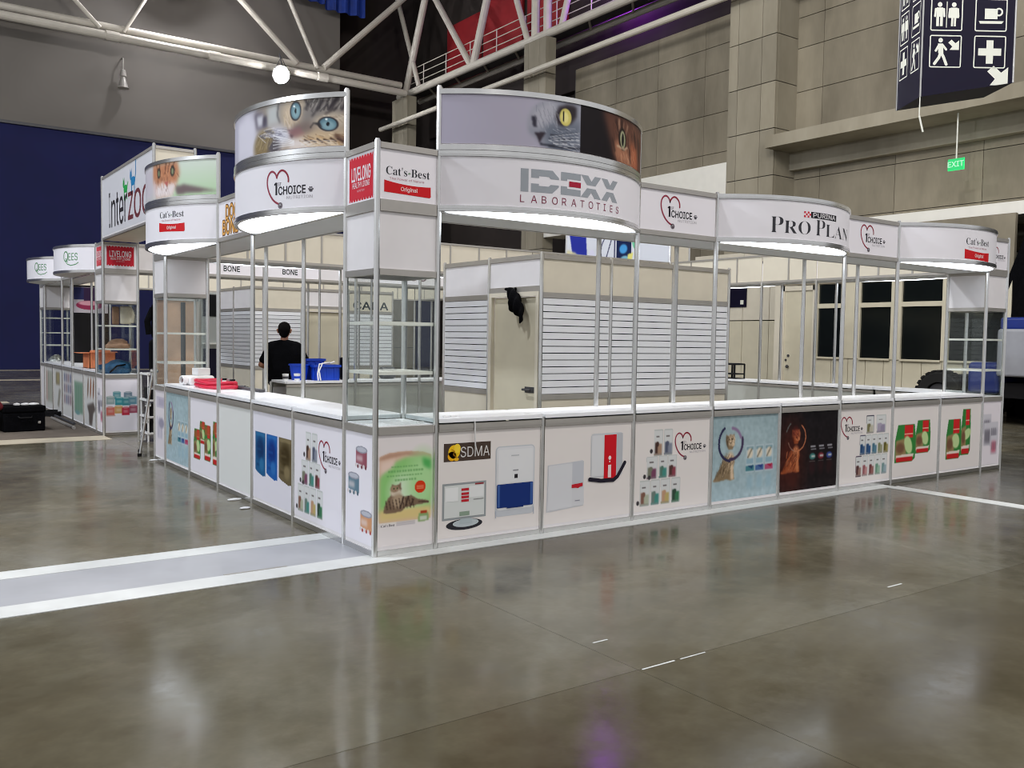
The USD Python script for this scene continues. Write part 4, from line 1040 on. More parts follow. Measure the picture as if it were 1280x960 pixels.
def pr_two_cats():
    P = arc_print(SH2, 42, bg=(176, 172, 190), cell=.0065)
    P.po([(.293, .62), (.297, .40), (.312, .22), (.335, .08), (.40, .0), (.493, .0), (.493, 1), (.37, 1), (.335, .9), (.318, .80), (.30, .74)], (146, 150, 164), soft=.014)
    P.po([(.36, .45), (.42, .50), (.493, .35), (.493, 1), (.38, 1), (.35, .75)], (104, 112, 128), soft=.03)
    P.po([(.31, .25), (.36, .05), (.40, .05), (.385, .4), (.34, .6), (.30, .6)], (176, 176, 188), soft=.02)
    P.po([(.392, .30), (.405, .12), (.44, .04), (.475, .06), (.478, .26), (.455, .44), (.42, .52), (.40, .48)], (46, 38, 44), soft=.012); P.el(.432, .315, .052, .064, (214, 202, 112), soft=.15); P.el(.43, .32, .03, .04, (236, 226, 150), soft=.5); P.el(.424, .30, .007, .042, (34, 28, 24), soft=.3)
    P.po([(.305, .38), (.322, .36), (.326, .60), (.312, .58)], (54, 52, 66), soft=.006)
    P.po([(.316, .70), (.358, .68), (.342, .84), (.336, .92), (.33, .82)], (52, 44, 54), soft=.006)
    for y, x0 in ((.72, .375), (.80, .37), (.86, .39), (.78, .41)):
        P.st([(x0, y), (x0 + .05, y - .02)], .009, (60, 62, 74), soft=.004)
    P.st([(.34, .93), (.42, .96), (.493, .92)], .016, (40, 42, 54), soft=.006); P.st([(.38, .90), (.49, .84)], .004, (206, 208, 216), soft=.002); P.st([(.37, .84), (.49, .74)], .004, (190, 194, 204), soft=.002)
    P.hairs(50, .43, .72, .06, .22, 8, .06, .004, [(70, 74, 88), (190, 192, 204), (130, 136, 150)], .45, 10); P.hairs(36, .36, .30, .05, .26, 70, .05, .004, [(190, 192, 202), (120, 124, 138)], .4, 10)
    for k in range(6):
        P.line(.375 + .01 * (k % 3), .76 + .03 * k, .49, .60 + .08 * k, .003, (214, 216, 224), .6)
    P.rect(.493, -.01, 1.01, 1.01, (20, 13, 17))
    P.po([(.60, .0), (.70, .0), (.80, .0), (1.0, .0), (1.0, 1), (.70, 1), (.665, .9), (.655, .70), (.63, .4)], (96, 62, 50), soft=.03)
    P.po([(.665, .62), (.70, .52), (.76, .62), (.80, .9), (.80, 1), (.70, 1), (.675, .85)], (164, 112, 86), soft=.02); P.po([(.80, .45), (.87, .5), (.90, 1), (.80, 1)], (178, 102, 70), soft=.03)
    for a, b, w in (((.70, .08), (.705, .34), .02), ((.735, .1), (.735, .3), .016), ((.77, .12), (.755, .34), .014)):
        P.st([a, b], w, (176, 140, 118), soft=.008)
    for a, b, w in (((.68, .1), (.69, .36), .022), ((.72, .06), (.72, .3), .02), ((.84, .2), (.86, .5), .03), ((.90, .3), (.92, .7), .04), ((.79, .66), (.80, .95), .02), ((.66, .55), (.675, .8), .02)):
        P.st([a, b], w, (48, 30, 26), soft=.010)
    P.hairs(60, .80, .30, .16, .30, 70, .07, .005, [(150, 104, 82), (60, 38, 32), (120, 80, 64)], .45, 14); P.hairs(40, .80, .80, .12, .18, 60, .07, .005, [(196, 140, 108), (120, 70, 52), (214, 170, 140)], .45, 14)
    P.el(.728, .475, .066, .088, (38, 28, 24), rot=-10, soft=.2); P.el(.73, .485, .044, .068, (158, 160, 128), rot=-8, soft=.2); P.el(.73, .49, .020, .050, (20, 18, 18), soft=.3)
    P.st([(.69, .66), (.74, .69), (.77, .62)], .014, (206, 180, 150), soft=.006)
    return P

def pr_kitten():
    P = arc_print(SH2, 43, bg=(196, 216, 196), cell=.009)
    P.grad((206, 216, 206), (178, 208, 170))
    P.rect(0, 0, .58, 1, (196, 190, 200), soft=.05)
    P.po([(.56, .0), (.775, .0), (.79, .35), (.765, .7), (.72, .98), (.60, 1.0), (.56, .5)], (186, 126, 92), soft=.02)
    P.po([(.60, .62), (.66, .55), (.70, .62), (.77, .6), (.74, .98), (.60, 1)], (226, 214, 214), soft=.02); P.po([(.56, .45), (.60, .5), (.60, 1), (.56, 1)], (214, 200, 206), soft=.03)
    for x in (.60, .63, .69, .72, .755):
        P.st([(x, .0), (x + (.66 - x) * .3, .3)], .012, (98, 62, 48), soft=.006)
    for x in (.625, .74):
        P.el(x, .26, .038, .058, (70, 56, 48), soft=.3); P.el(x, .27, .022, .04, (120, 130, 100), soft=.4)
    P.hairs(60, .68, .34, .10, .32, 80, .05, .005, [(150, 92, 62), (214, 160, 122), (110, 70, 52), (196, 136, 100)], .5); P.hairs(30, .67, .80, .09, .16, 70, .05, .005, [(240, 232, 230), (196, 182, 180)], .5)
    for x in (.625, .74):
        P.el(x, .26, .030, .046, (60, 48, 42), soft=.3); P.el(x, .27, .018, .032, (130, 138, 106), soft=.4)
    P.po([(.675, .55), (.71, .55), (.695, .68)], (180, 96, 92), soft=.006); P.st([(.694, .66), (.692, .82)], .008, (120, 70, 66), soft=.004)
    P.po([(.76, .72), (.82, .68), (.88, .76), (.96, .86), (1.0, .9), (.86, .94), (.77, .96)], (112, 96, 98), soft=.015)
    return P

def pr_logo_band(seed, draw):
    P = arc_print(SH, seed, cell=.03)
    draw(P)
    return P
def d_heart(P): heart_logo(P, .668, .18, .475)
def d_litter_left(P): litter_logo(P, .635, .34, .40)
def d_litter_right(P): litter_logo(P, .370, .50, .46)
def d_idexx(P):
    G = (158, 164, 172)
    y0, y1 = .155, .79
    h = SH * .39; yt = SH * .20; yb = yt + .168; ym = (yt + yb) / 2
    gap = shapely.box(-1, ym - .021, 5, ym + .021)
    L = P.w
    I = shapely.box(.272 * L, yt, .299 * L, yb); P.vec(I, G)
    x0, x1 = .308 * L, .410 * L; t = .048
    D = Polygon([(x0, yt), (x1 - .055, yt), (x1, yt + .05), (x1, yb - .05), (x1 - .055, yb), (x0, yb)])
    D = D.difference(Polygon([(x0 + .062, yt + t), (x1 - .085, yt + t), (x1 - .065, yt + .066), (x1 - .065, yb - .066), (x1 - .085, yb - t), (x0 + .062, yb - t)])).difference(gap)
    P.vec(D, G)
    x0, x1 = .418 * L, .500 * L
    E_ = shapely.union_all([shapely.box(x0, yt, x1, yt + t), shapely.box(x0, yb - t, x1, yb), shapely.box(x0, yt, x0 + .055, yb)]).difference(gap)
    P.vec(E_, G); P.vec(shapely.box(x0 + .072, ym - .020, x1, ym + .020), (172, 34, 60), 2)
    for a, b in ((.500, .598), (.600, .698)):
        a, b = a * L, b * L
        X = shapely.union_all([LineString([(a + .02, yt - .02), (b - .02, yb + .02)]).buffer(.027), LineString([(a + .02, yb + .02), (b - .02, yt - .02)]).buffer(.027)])
        P.vec(X.intersection(shapely.box(0, yt, 9, yb)).difference(shapely.box(-1, ym - .012, 5, ym + .012)), G)
    n = 'LABORATOTIES'
    for i, ch in enumerate(n):
        P.glyphs(sans(ch), .271 + (.690 - .271) * i / (len(n) - 1), .895, .054, (136, 60, 84))
def d_proplan(P):
    C = (58, 58, 64)
    P.glyphs(serif('P', 3.2), .228, .85, .152, C, width=.125)
    P.glyphs(serif('RO', 3.0), .290, .85, .120, C, width=.305)
    P.glyphs(serif('P', 3.2), .462, .85, .152, C, width=.135)
    P.glyphs(serif('LAN', 3.0), .528, .85, .120, C, width=.54)
    P.vrect(.428, .24, .612, .40, (34, 32, 38)); P.glyphs(sans('PURINA', True), .440, .375, .040, (214, 212, 216), width=.36, layer=2)
    for i in range(4):
        for j in range(3):
            P.vrect(.388 + .010 * i, .24 + .0533 * j, .398 + .010 * i, .24 + .0533 * (j + 1), (206, 44, 66) if (i + j) % 2 == 0 else (240, 226, 230))
def d_green(P):
    P.glyphs(sans('Q'), .690, .62, .16, (86, 142, 96), width=.13)
    P.glyphs(sans('EES'), .752, .58, .115, (86, 142, 96), width=.22)
    P.vline([(.715, .62), (.74, .74), (.78, .80), (.83, .76), (.855, .68)], .014, (100, 152, 108))
def flat_band(w, seed, draw, cell=.03):
    P = Print(w, SH, cell, bg=(236, 233, 239), seed=seed)
    draw(P)
    return P
def f_heart(P): heart_logo(P, .262, .12, .465)
def f_heart_small(P): heart_logo(P, .10, .22, .36)
def f_litter(P): litter_logo(P, .10, .50, .355)
def f_badge(P): red_badge(P, .08, .06, .92, .96)
def f_badge_wide(P): red_badge(P, .07, .04, .93, .88)
def f_bone(P):
    for t, y, x, w in (('DOG', .52, .22, .36), ('BONE', .93, .12, .46)):
        v, f = sans(t, True)
        for dx, dy in ((-.010, 0), (.010, 0), (0, -.03), (0, .03)):
            P.glyphs((v, f), x + dx, y + dy, .135, (92, 52, 30), width=w, tilt=0)
        P.glyphs((v, f), x, y, .135, (226, 166, 84), width=w, layer=2)
def f_bone_black(P):
    P.glyphs(sans('NATURAL', True), .26, .52, .085, (42, 52, 50), width=.36)
    P.glyphs(sans('BONE', True), .32, .84, .085, (30, 38, 38), width=.27)
def f_inter(P):
    P.glyphs(sans('Inter'), .26, .80, .22, (100, 100, 106), width=.62)
    P.glyphs(sans('zoo'), .60, .80, .22, (120, 100, 106), width=.55)

# ================================================================== stand builders (local frame: u along the face from left to right, d inwards, z up)
ZB, ZT, Z2 = 2.515, 2.945, 3.392     # fascia bottom, fascia top, upper tier top
ZC = 0.935                           # counter rail top
RAIL = 0.037
PTOP = ZT - RAIL - 0.001             # top of the printed band

class Face:
    def __init__(self, ox, oy, rot, word):
        self.loc, self.rot, self.word = (ox, oy, 0), rot, word
def t_on(face, name, label, cat, group=None):
    return thing(name, label, cat, face.loc, face.rot, group)

def counter(face, u0, u1, label, graphic=None, left_post=False, right_post=False, bg='white_board', back=True):
    t = t_on(face, 'display_counter', label, 'counter')
    part(t, 'front_panel', box(u0 + .020, u1 - .020, 0.0, 0.018, 0.044, 0.885), bg)
    part(t, 'top_rail', [box(u0 + .02, u1 - .02, -0.016, 0.022, 0.880, ZC), box(u0 + .02, u1 - .02, -0.019, -0.016, 0.895, 0.92)], 'rail_grey')
    part(t, 'base_rail', box(u0 + .02, u1 - .02, -0.014, 0.022, 0.004, 0.046), 'aluminium')
    if back:
        part(t, 'back_panel', box(u0 + .02, u1 - .02, 0.482, 0.50, 0.02, 0.90), 'inner_grey')
        part(t, 'back_rail', box(u0 + .02, u1 - .02, 0.478, 0.508, 0.90, ZC), 'rail_grey')
    if right_post:
        part(t, 'half_post', post(u1, 0.0, 0, ZC + 0.01), 'aluminium')
    if graphic is not None:
        graphic.build(t, flat_place(u0 + (u1 - u0 - graphic.w) / 2, 0.88, 0.0))
    return t

def worktop(face, u0, u1, label, cuts=()):
    """A board notched round the posts it meets."""
    t = t_on(face, 'worktop', label, 'worktop')
    g = shapely.box(u0 + .004, -0.02, u1 - .004, 0.512).difference(shapely.union_all([Point(u, d).buffer(.026, quad_segs=4) for u in (u0, *cuts, u1) for d in (0.0, 0.5)]))
    part(t, 'board', prism(g, ZC + 0.012, ZC + 0.042), 'worktop_white')
    return t

def flat_sign(face, u0, u1, label, graphic=None, posts=(0, 1)):
    """A straight fascia panel on its four posts."""
    t = t_on(face, 'fascia_panel', label, 'fascia')
    part(t, 'panel', box(u0 + .022, u1 - .022, 0.0, 0.016, ZB, ZT), 'white_board')
    part(t, 'top_rail', box(u0 + .02, u1 - .02, -0.014, 0.022, ZT - RAIL, ZT + 0.004), 'rail_grey')
    part(t, 'bottom_rail', box(u0 + .02, u1 - .02, -0.014, 0.022, ZB - 0.004, ZB + RAIL), 'rail_grey')
    part(t, 'canopy_board', box(u0, u1, 0.022, 0.48, ZB - 0.008, ZB + 0.008), 'canopy_grey')
    inner_fascia(t, u0, u1)
    for k in posts:
        u = (u0, u1)[k]
        part(t, 'post', post(u, 0.0, 0, ZT + 0.01), 'aluminium')
        part(t, 'post', post(u, 0.5, 0, ZB - 0.002), 'aluminium')
    if graphic is not None:
        graphic.build(t, flat_place(u0 + .022, PTOP, 0.0))
    return t

def inner_fascia(t, u0, u1):
    n = max(1, int(round((u1 - u0) / 0.5)))
    w = (u1 - u0) / n
    for k in range(n):
        part(t, 'inner_panel', box(u0 + k * w + .012, u0 + (k + 1) * w - .012, 0.488, 0.500, ZB + .02, ZT - .02), 'cream_board')
        if k:
            part(t, 'inner_post', box(u0 + k * w - .013, u0 + k * w + .013, 0.480, 0.508, ZB, ZT), 'rail_grey')
    part(t, 'inner_rail', box(u0, u1, 0.478, 0.51, ZB - .012, ZB + .022), 'rail_grey')
    part(t, 'inner_rail', box(u0, u1, 0.478, 0.51, ZT - .022, ZT + .004), 'rail_grey')

def curved_sign(face, u0, u1, label, lower=None, upper=None, lit=True, posts=True):
    t = t_on(face, 'curved_fascia', label, 'fascia')
    part(t, 'face_panel', curved_slab(u0, u1, -0.006, 0.010, ZB, ZT), 'white_board', smooth=40)
    part(t, 'bottom_rail', [curved_slab(u0, u1, -0.012, 0.022, ZB - 0.004, ZB + RAIL), curved_slab(u0, u1, 0.022, 0.026, ZB + .010, ZB + RAIL - .010)], 'aluminium', smooth=40)
    part(t, 'top_rail', [curved_slab(u0, u1, -0.012, 0.022, ZT - RAIL, ZT + .004), curved_slab(u0, u1, 0.022, 0.026, ZT - RAIL + .010, ZT - .008)], 'aluminium', smooth=40)
    if upper is not None:
        part(t, 'upper_panel', curved_slab(u0, u1, -0.006, 0.010, ZT, Z2), 'white_board', smooth=40)
        part(t, 'middle_rail', [curved_slab(u0, u1, -0.012, 0.022, ZT + .008, ZT + RAIL + .008)], 'aluminium', smooth=40)
        part(t, 'upper_rail', [curved_slab(u0, u1, -0.012, 0.022, Z2 - RAIL, Z2)], 'aluminium', smooth=40)
        for u in (u0, u1):
            part(t, 'upper_post', post(u, 0.0, ZT, Z2 + .015), 'aluminium')
        upper.build(t, arc_place(u0, u1, Z2 - RAIL - .001), 'upper_graphic')
    if lower is not None:
        lower.build(t, arc_place(u0, u1, PTOP))
    part(t, 'soffit_light' if lit else 'soffit_board', prism(segment_poly(u0, u1, 0.012), ZB - 0.002, ZB + 0.006), 'soffit_glow' if lit else 'canopy_grey')
    part(t, 'soffit_cover', prism(segment_poly(u0, u1, 0.014), ZB + 0.02, ZB + 0.03), 'canopy_grey')
    part(t, 'chord_rail', box(u0, u1, -0.02, 0.022, ZB - .016, ZB + .02), 'aluminium')
    part(t, 'canopy_board', box(u0, u1, 0.022, 0.48, ZB - 0.008, ZB + 0.008), 'canopy_grey')
    inner_fascia(t, u0, u1)
    return t

def tower(x, y, outs, label, fas=None, base=None, shelves=(1.32, 1.68), glass_top=2.02):
    """A half-metre showcase tower at the corner (x, y) in world axes; outs are the sides on the outside of the stand."""
    t = thing('showcase_tower', label, 'showcase', (x, y, 0))
    S = 0.5
    for px, py in ((0, 0), (S, 0), (0, S), (S, S)):
        part(t, 'post', post(px, py, 0, ZT + .012), 'aluminium')
    def side(s, a0, a1, n0, n1, z0, z1):
        if s == 'S': return box(a0, a1, n0, n1, z0, z1)
        if s == 'N': return box(a0, a1, S - n1, S - n0, z0, z1)
        if s == 'W': return box(n0, n1, a0, a1, z0, z1)
        return box(S - n1, S - n0, a0, a1, z0, z1)
    for s in 'SWNE':
        o = s in outs
        part(t, 'base_panel', side(s, .02, S - .02, 0, .016, .044, .885), 'white_board')
        part(t, 'rail', side(s, .02, S - .02, -.014, .022, .004, .046), 'aluminium')
        part(t, 'rail', side(s, .02, S - .02, -.014, .022, .880, ZC), 'rail_grey')
        part(t, 'glass_pane', side(s, .02, S - .02, .003, .009, ZC + .01, glass_top), 'glass')
        part(t, 'rail', side(s, .02, S - .02, -.014, .022, glass_top, glass_top + .045), 'rail_grey')
        part(t, 'upper_panel', side(s, .02, S - .02, 0, .016, glass_top + .045, ZB - .04), 'white_board')
        part(t, 'rail', side(s, .02, S - .02, -.014, .022, ZB - .045, ZB + RAIL), 'rail_grey')
        part(t, 'fascia', side(s, .02, S - .02, 0, .016, ZB + RAIL, ZT - RAIL), 'white_board')
        part(t, 'rail', side(s, .02, S - .02, -.014, .022, ZT - RAIL, ZT + .004), 'rail_grey')
    part(t, 'deck', box(.012, S - .012, .012, S - .012, ZC - .01, ZC + .008), 'worktop_white')
    for z in shelves:
        part(t, 'shelf', box(.02, S - .02, .02, S - .02, z - .012, z + .012), 'shelf_white')
    part(t, 'roof_board', box(.02, S - .02, .02, S - .02, ZB - .02, ZB), 'canopy_grey')
    pl = {'S': lambda w, zt: (lambda a, b, o: np.c_[(S - w) / 2 + a, np.full(len(a), -o), zt - b]),
          'W': lambda w, zt: (lambda a, b, o: np.c_[np.full(len(a), -o), S - (S - w) / 2 - a, zt - b]),
          'N': lambda w, zt: (lambda a, b, o: np.c_[S - (S - w) / 2 - a, np.full(len(a), S + o), zt - b]),
          'E': lambda w, zt: (lambda a, b, o: np.c_[np.full(len(a), S + o), (S - w) / 2 + a, zt - b])}
    for s, P in (fas or {}).items():
        P.build(t, pl[s](P.w, PTOP), 'fascia_graphic')
    for s, P in (base or {}).items():
        P.build(t, pl[s](P.w, .88), 'base_graphic')
    return t

# ------------------------------------------------------------------ the near stand
FR, LE, RI, BA = Face(0, 0, 0, 'front'), Face(0, 6, -90, 'left'), Face(9, 0, 90, 'right'), Face(9, 6, 180, 'back')
G5 = 0.456
tower(0, 0, 'SW', 'glass corner showcase tower with red badge and cat litter fascia at the nearest corner', {'S': flat_band(G5, 50, f_litter), 'W': flat_band(G5, 51, f_badge)}, {'S': pr_cat_poster(), 'W': pr_cans()})
tower(8.5, 0, 'SE', 'glass showcase tower at the far right end of the long counter front', {'S': flat_band(G5, 52, f_heart_small)}, {'S': pr_small_bags()}, shelves=(1.27, 1.66))
tower(0, 5.5, 'WN', 'glass showcase tower beside the stepladder at the left end of the near stand', {}, {'W': pr_sketch()}, shelves=(1.22, 1.58))
tower(8.5, 5.5, 'EN', 'glass showcase tower at the back corner hidden behind the white storeroom', {}, {})

counter(FR, .5, 1.5, 'white counter printed with a monitor, a blue-drawer analyser and a yellow bulb block', pr_analyser(), right_post=True)
counter(FR, 1.5, 2.5, 'white counter printed with two laboratory instruments, one with a red stripe', pr_devices())
counter(FR, 2.5, 3.5, 'printed counter with bag pyramid and heart logo between the instruments and the blue panel', pr_pyramid())
counter(FR, 3.5, 4.5, 'pale blue counter printed with a cat inside a dark ring, next to the black one', pr_ring_cat(), right_post=True)
counter(FR, 4.5, 5.5, 'black counter printed with a glowing orange cat in a ring', pr_ring_cat(dark=True, seed=26))
counter(FR, 5.5, 6.5, 'white counter printed with a heart logo left of outlined pet food bags', pr_outlined())
counter(FR, 6.5, 7.5, 'white counter printed with two squat green and red litter bags', pr_litter_a(), right_post=True)
counter(FR, 7.5, 8.5, 'white counter printed with a tall narrow and a wide green and red litter bag', pr_litter_b())
worktop(FR, .5, 8.5, 'long white worktop over the printed counters of the long right-hand front', (1.5, 2.5, 3.5, 4.5, 5.5, 6.5, 7.5))
counter(LE, .5, 1.5, 'pale blue counter with a thin ring cat beside the stepladder end tower', pr_ring_cat(narrow=True, seed=27), right_post=True)
counter(LE, 1.5, 2.5, 'white counter printed with a row of orange and green litter bags under the red hose', pr_litter_c())
counter(LE, 2.5, 3.5, 'blank white counter front without any print on the left side', Print(PW, PH, .2, bg=(222, 224, 222)))
counter(LE, 3.5, 4.5, 'white counter printed with two blue and one brown bag', pr_three_bags(), right_post=True)
counter(LE, 4.5, 5.5, 'white counter printed with food bags and heart logo beside the printed cans panel', pr_pyramid((232, 229, 236)))  # cool background carries the bluish light of the left side
worktop(LE, .5, 5.5, 'white worktop along the left side carrying the projector and red hose', (1.5, 2.5, 3.5, 4.5))
for k in range(5):
    counter(RI, .5 + k, 1.5 + k, 'plain grey-backed counter of the far side, %s from the right-end tower' % ('first', 'second', 'third', 'fourth', 'fifth')[k], None, right_post=(k in (0, 3))).SetCustomDataByKey('group', 'plain counters of the far side')
worktop(RI, .5, 5.5, 'white worktop along the far side in front of the truck and cream wall', (1.5, 2.5, 3.5, 4.5))
for k in range(7):
    counter(BA, .5 + k, 1.5 + k, 'plain grey-backed counter of the rear side, %s from its crate-carrying end' % ('seventh', 'sixth', 'fifth', 'fourth', 'third', 'second', 'first')[k], None, right_post=(k in (0, 3, 6))).SetCustomDataByKey('group', 'plain counters of the rear side')
worktop(BA, .5, 7.5, 'white rear worktop carrying the blue crates and black speaker', (1.5, 2.5, 3.5, 4.5, 5.5, 6.5))

curved_sign(FR, .5, 2.5, 'large curved two-tier fascia with grey cat and brown cat above grey block letters', pr_logo_band(61, d_idexx), pr_two_cats())
flat_sign(FR, 2.5, 3.5, 'straight fascia with heart logo between the two largest curved fascias', flat_band(.956, 62, f_heart))
curved_sign(FR, 3.5, 5.5, 'curved single-tier fascia with thin serif capitals and small black name bar', pr_logo_band(63, d_proplan))
flat_sign(FR, 5.5, 6.5, 'straight fascia with heart logo near the right end', flat_band(.956, 64, f_heart))
curved_sign(FR, 6.5, 8.5, 'curved single-tier fascia with red band lettering at the right end', pr_logo_band(65, d_litter_right))
curved_sign(LE, .5, 2.5, 'curved two-tier fascia with ginger kitten on green above red band lettering', pr_logo_band(66, d_litter_left), pr_kitten())
flat_sign(LE, 2.5, 3.5, 'straight fascia with orange cartoon lettering between the left curved fascias', flat_band(.956, 67, f_bone))
curved_sign(LE, 3.5, 5.5, 'curved two-tier fascia with blue-eyed tabby above a heart logo', pr_logo_band(68, d_heart), pr_blue_eyes())
curved_sign(RI, .5, 2.5, 'curved lit fascia of the far side seen from within, nearest the right tower')
flat_sign(RI, 2.5, 3.5, 'straight fascia of the far side seen from within before the cream door')
curved_sign(RI, 3.5, 5.5, 'curved lit fascia of the far side seen from within beside the storeroom edge')
curved_sign(BA, .5, 2.5, 'curved lit fascia of the rear side hidden behind the storeroom')
flat_sign(BA, 2.5, 3.5, 'straight fascia of the rear side above the storeroom roofline')
curved_sign(BA, 3.5, 5.5, 'curved lit fascia of the rear side left of the storeroom door')
flat_sign(BA, 5.5, 6.5, 'straight fascia of the rear side right of the man in black')
curved_sign(BA, 6.5, 8.5, 'curved lit fascia of the rear side glowing above the man in black')

# ------------------------------------------------------------------ storerooms with slatted walls
def storeroom(x0, x1, y0, y1, label, door_w, door_s, H=2.5, w_door_at=0, graphics=()):
    t = thing('storeroom', label, 'storeroom', (x0, y0, 0))
    W, D = x1 - x0, y1 - y0
    def bay(side, a, b, kind):
        def bx(p0, p1, n0, n1, z0, z1):
            return box(p0, p1, n0, n1, z0, z1) if side == 'S' else box(n0, n1, p0, p1, z0, z1)
        q = lambda name, m, p0, p1, n0, n1, z0, z1: part(t, name, bx(p0, p1, n0, n1, z0, z1), m)
        q('top_rail', 'rail_grey', a + .02, b - .02, -.014, .022, H - .05, H)
        if kind == 'slat':
            q('upper_panel', 'cream_board' if side == 'S' else 'white_board', a + .022, b - .022, .002, .016, 2.09, H - .05)
            q('rail', 'rail_grey', a + .02, b - .02, -.010, .022, 2.03, 2.09)
            n = 14
            p = (2.03 - .98) / n
            q('slat_backing', 'dark_grey', a + .022, b - .022, .010, .020, .98, 2.03)
            for k in range(n):
                q('slat', 'slat_board', a + .024, b - .024, -.006, .008, .98 + k * p + .005, .98 + (k + 1) * p - .005)
            q('rail', 'rail_grey', a + .02, b - .02, -.010, .022, .92, .98)
            q('lower_panel', 'cream_board', a + .022, b - .022, .002, .016, .06, .92)
            q('base_rail', 'rail_grey', a + .02, b - .02, -.010, .022, .005, .06)
        elif kind == 'door':
            q('upper_panel', 'white_board', a + .022, b - .022, .002, .016, 2.16, H - .05)
            q('rail', 'rail_grey', a + .02, b - .02, -.014, .022, 2.10, 2.16)
            for p0, p1, z0, z1 in ((a + .022, a + .075, 0, 2.10), (b - .075, b - .022, 0, 2.10), (a + .075, b - .075, 2.05, 2.10)):
                q('door_frame', 'cream_board', p0, p1, -.02, .03, z0, z1)
            d = q('door_leaf', 'door_cream', a + .08, b - .08, .03, .065, .01, 2.045)
            if side == 'S':
                h = [tube((a + .15, .03, 1.02), (a + .15, -.03, 1.02), .012), rbox(a + .14, a + .27, -.04, -.02, 1.01, 1.03, .008), box(a + .12, a + .18, .024, .03, .99, 1.05)]
            else:
                h = [tube((.03, a + .28, 1.02), (-.03, a + .28, 1.02), .014), rbox(-.04, -.018, a + .14, a + .29, 1.008, 1.032, .009), box(.024, .03, a + .10, a + .31, .985, 1.05)]
            h = trimesh.util.concatenate(h)
            part(d, 'handle', h, 'dark_grey')
        else:
            q('panel', 'white_board', a + .022, b - .022, .002, .016, .06, H - .05)
            q('base_rail', 'rail_grey', a + .02, b - .02, -.010, .022, .005, .06)
    for k in range(int(round(W))):
        bay('S', k, k + 1, 'door' if k in door_s else 'slat')
    for k in range(int(round(D))):
        bay('W', k, k + 1, 'door' if k in door_w else 'slat')
    part(t, 'rear_panel', [box(.02, W - .02, D - .016, D, .01, H - .01), box(W - .016, W, .02, D - .02, .01, H - .01)], 'white_board')
    for k in range(int(round(W)) + 1):
        part(t, 'post', post(k, 0, 0, H + .01), 'aluminium')
    for k in range(1, int(round(D)) + 1):
        part(t, 'post', post(0, k, 0, H + .01), 'aluminium')
    part(t, 'post', post(W, D, 0, H + .01), 'aluminium')
    return t
storeroom(3, 6, 2, 4, 'white storeroom with slatted walls and a cream door in the middle of the near stand', (0,), ())
st2 = storeroom(3, 6, 11, 13, 'slat-walled storeroom of the far stand behind the man in black', (), (1,))
P = Print(.95, .34, .05, bg=(214, 207, 190), seed=70)
P.glyphs(sans('CADA', True), .08, .92, .15, (44, 50, 50), width=.80)
P.build(st2, lambda a, b, o: np.c_[2.022 + a, np.full(len(a), -.0 - o), 2.44 - b])

# ------------------------------------------------------------------ entrance banners bridging the two stands
def portal(x, label, graphic=None, inner=None):
    t = thing('entrance_banner', label, 'banner', (x, 6, 0))
    zb, zt = ZT + .02, 3.90
    part(t, 'side_panel', box(0, .016, .022, 2.978, zb, zt), 'white_board')
    part(t, 'side_panel', box(.484, .5, .022, 2.978, zb, zt), 'white_board')
    part(t, 'end_panel', box(.02, .48, 0, .016, zb, zt), 'cream_board')
    part(t, 'end_panel', box(.02, .48, 2.984, 3.0, zb, zt), 'cream_board')
    part(t, 'base_board', box(.02, .48, .02, 2.98, zb, zb + .02), 'cream_board')
    for px, py in ((0, 0), (.5, 0), (0, 3), (.5, 3)):
        part(t, 'post', post(px, py, ZT, zt + .015), 'aluminium')
    part(t, 'rail', [box(-.012, .02, .02, 2.98, zt - .035, zt), box(-.012, .02, .02, 2.98, zb, zb + .03), box(.02, .48, -.012, .02, zt - .035, zt), box(.02, .48, -.012, .02, zb, zb + .03)], 'rail_grey')
    if graphic:
        graphic.build(t, lambda a, b, o: np.c_[np.full(len(a), -o), 2.978 - a, zt - .036 - b])
    return t
P = Print(2.956, .84, .10, bg=(206, 206, 212), seed=71)
for ch, a, b, col, hh in (('I', .150, .175, (48, 44, 48), .50), ('n', .20, .29, (48, 44, 48), .50), ('t', .305, .355, (48, 44, 48), .50), ('e', .37, .455, (48, 44, 48), .50), ('r', .475, .53, (48, 44, 48), .50), ('z', .545, .645, (108, 52, 58), .50), ('o', .66, .79, (108, 52, 58), .50), ('o', .805, .94, (108, 52, 58), .50)):
    v, f = sans(ch)
    P.glyphs((v, f), a, .90, hh, col, width=(b - a) * P.w)
def beast(x, y, k, col, cat=False):
    g = [affinity.scale(Point(0, 0).buffer(.2), 1.5, .75), Point(-.3, -.2).buffer(.14), shapely.box(-.26, 0, -.16, .42), shapely.box(.14, 0, .24, .42)]
    g += [Polygon([(-.42, -.28), (-.38, -.46), (-.3, -.32)]), Polygon([(-.28, -.32), (-.2, -.46), (-.18, -.26)])]
    g.append(LineString([(.26, -.05), (.36, -.2), (.38, -.62)] if cat else [(.26, -.05), (.4, -.2)]).buffer(.04))
    P.vec(affinity.translate(affinity.scale(shapely.union_all(g), k, k, origin=(0, 0)), x * P.w, y * P.h), col)
beast(.50, .37, .36, (40, 160, 76)); beast(.645, .31, .40, (40, 124, 176), True)
portal(0, 'white entrance banner with tall lettering and small green and blue animals bridging the stands', P)
P = Print(2.956, .84, .012, bg=(206, 210, 220), seed=72)
P.po([(.02, .0), (.20, .0), (.22, .7), (.06, .6)], (40, 50, 150), soft=.01)
P.po([(.0, .5), (.10, .6), (.12, 1), (.0, 1)], (206, 200, 160), soft=.02)
P.el(.27, .75, .10, .16, (206, 206, 226), soft=.2)
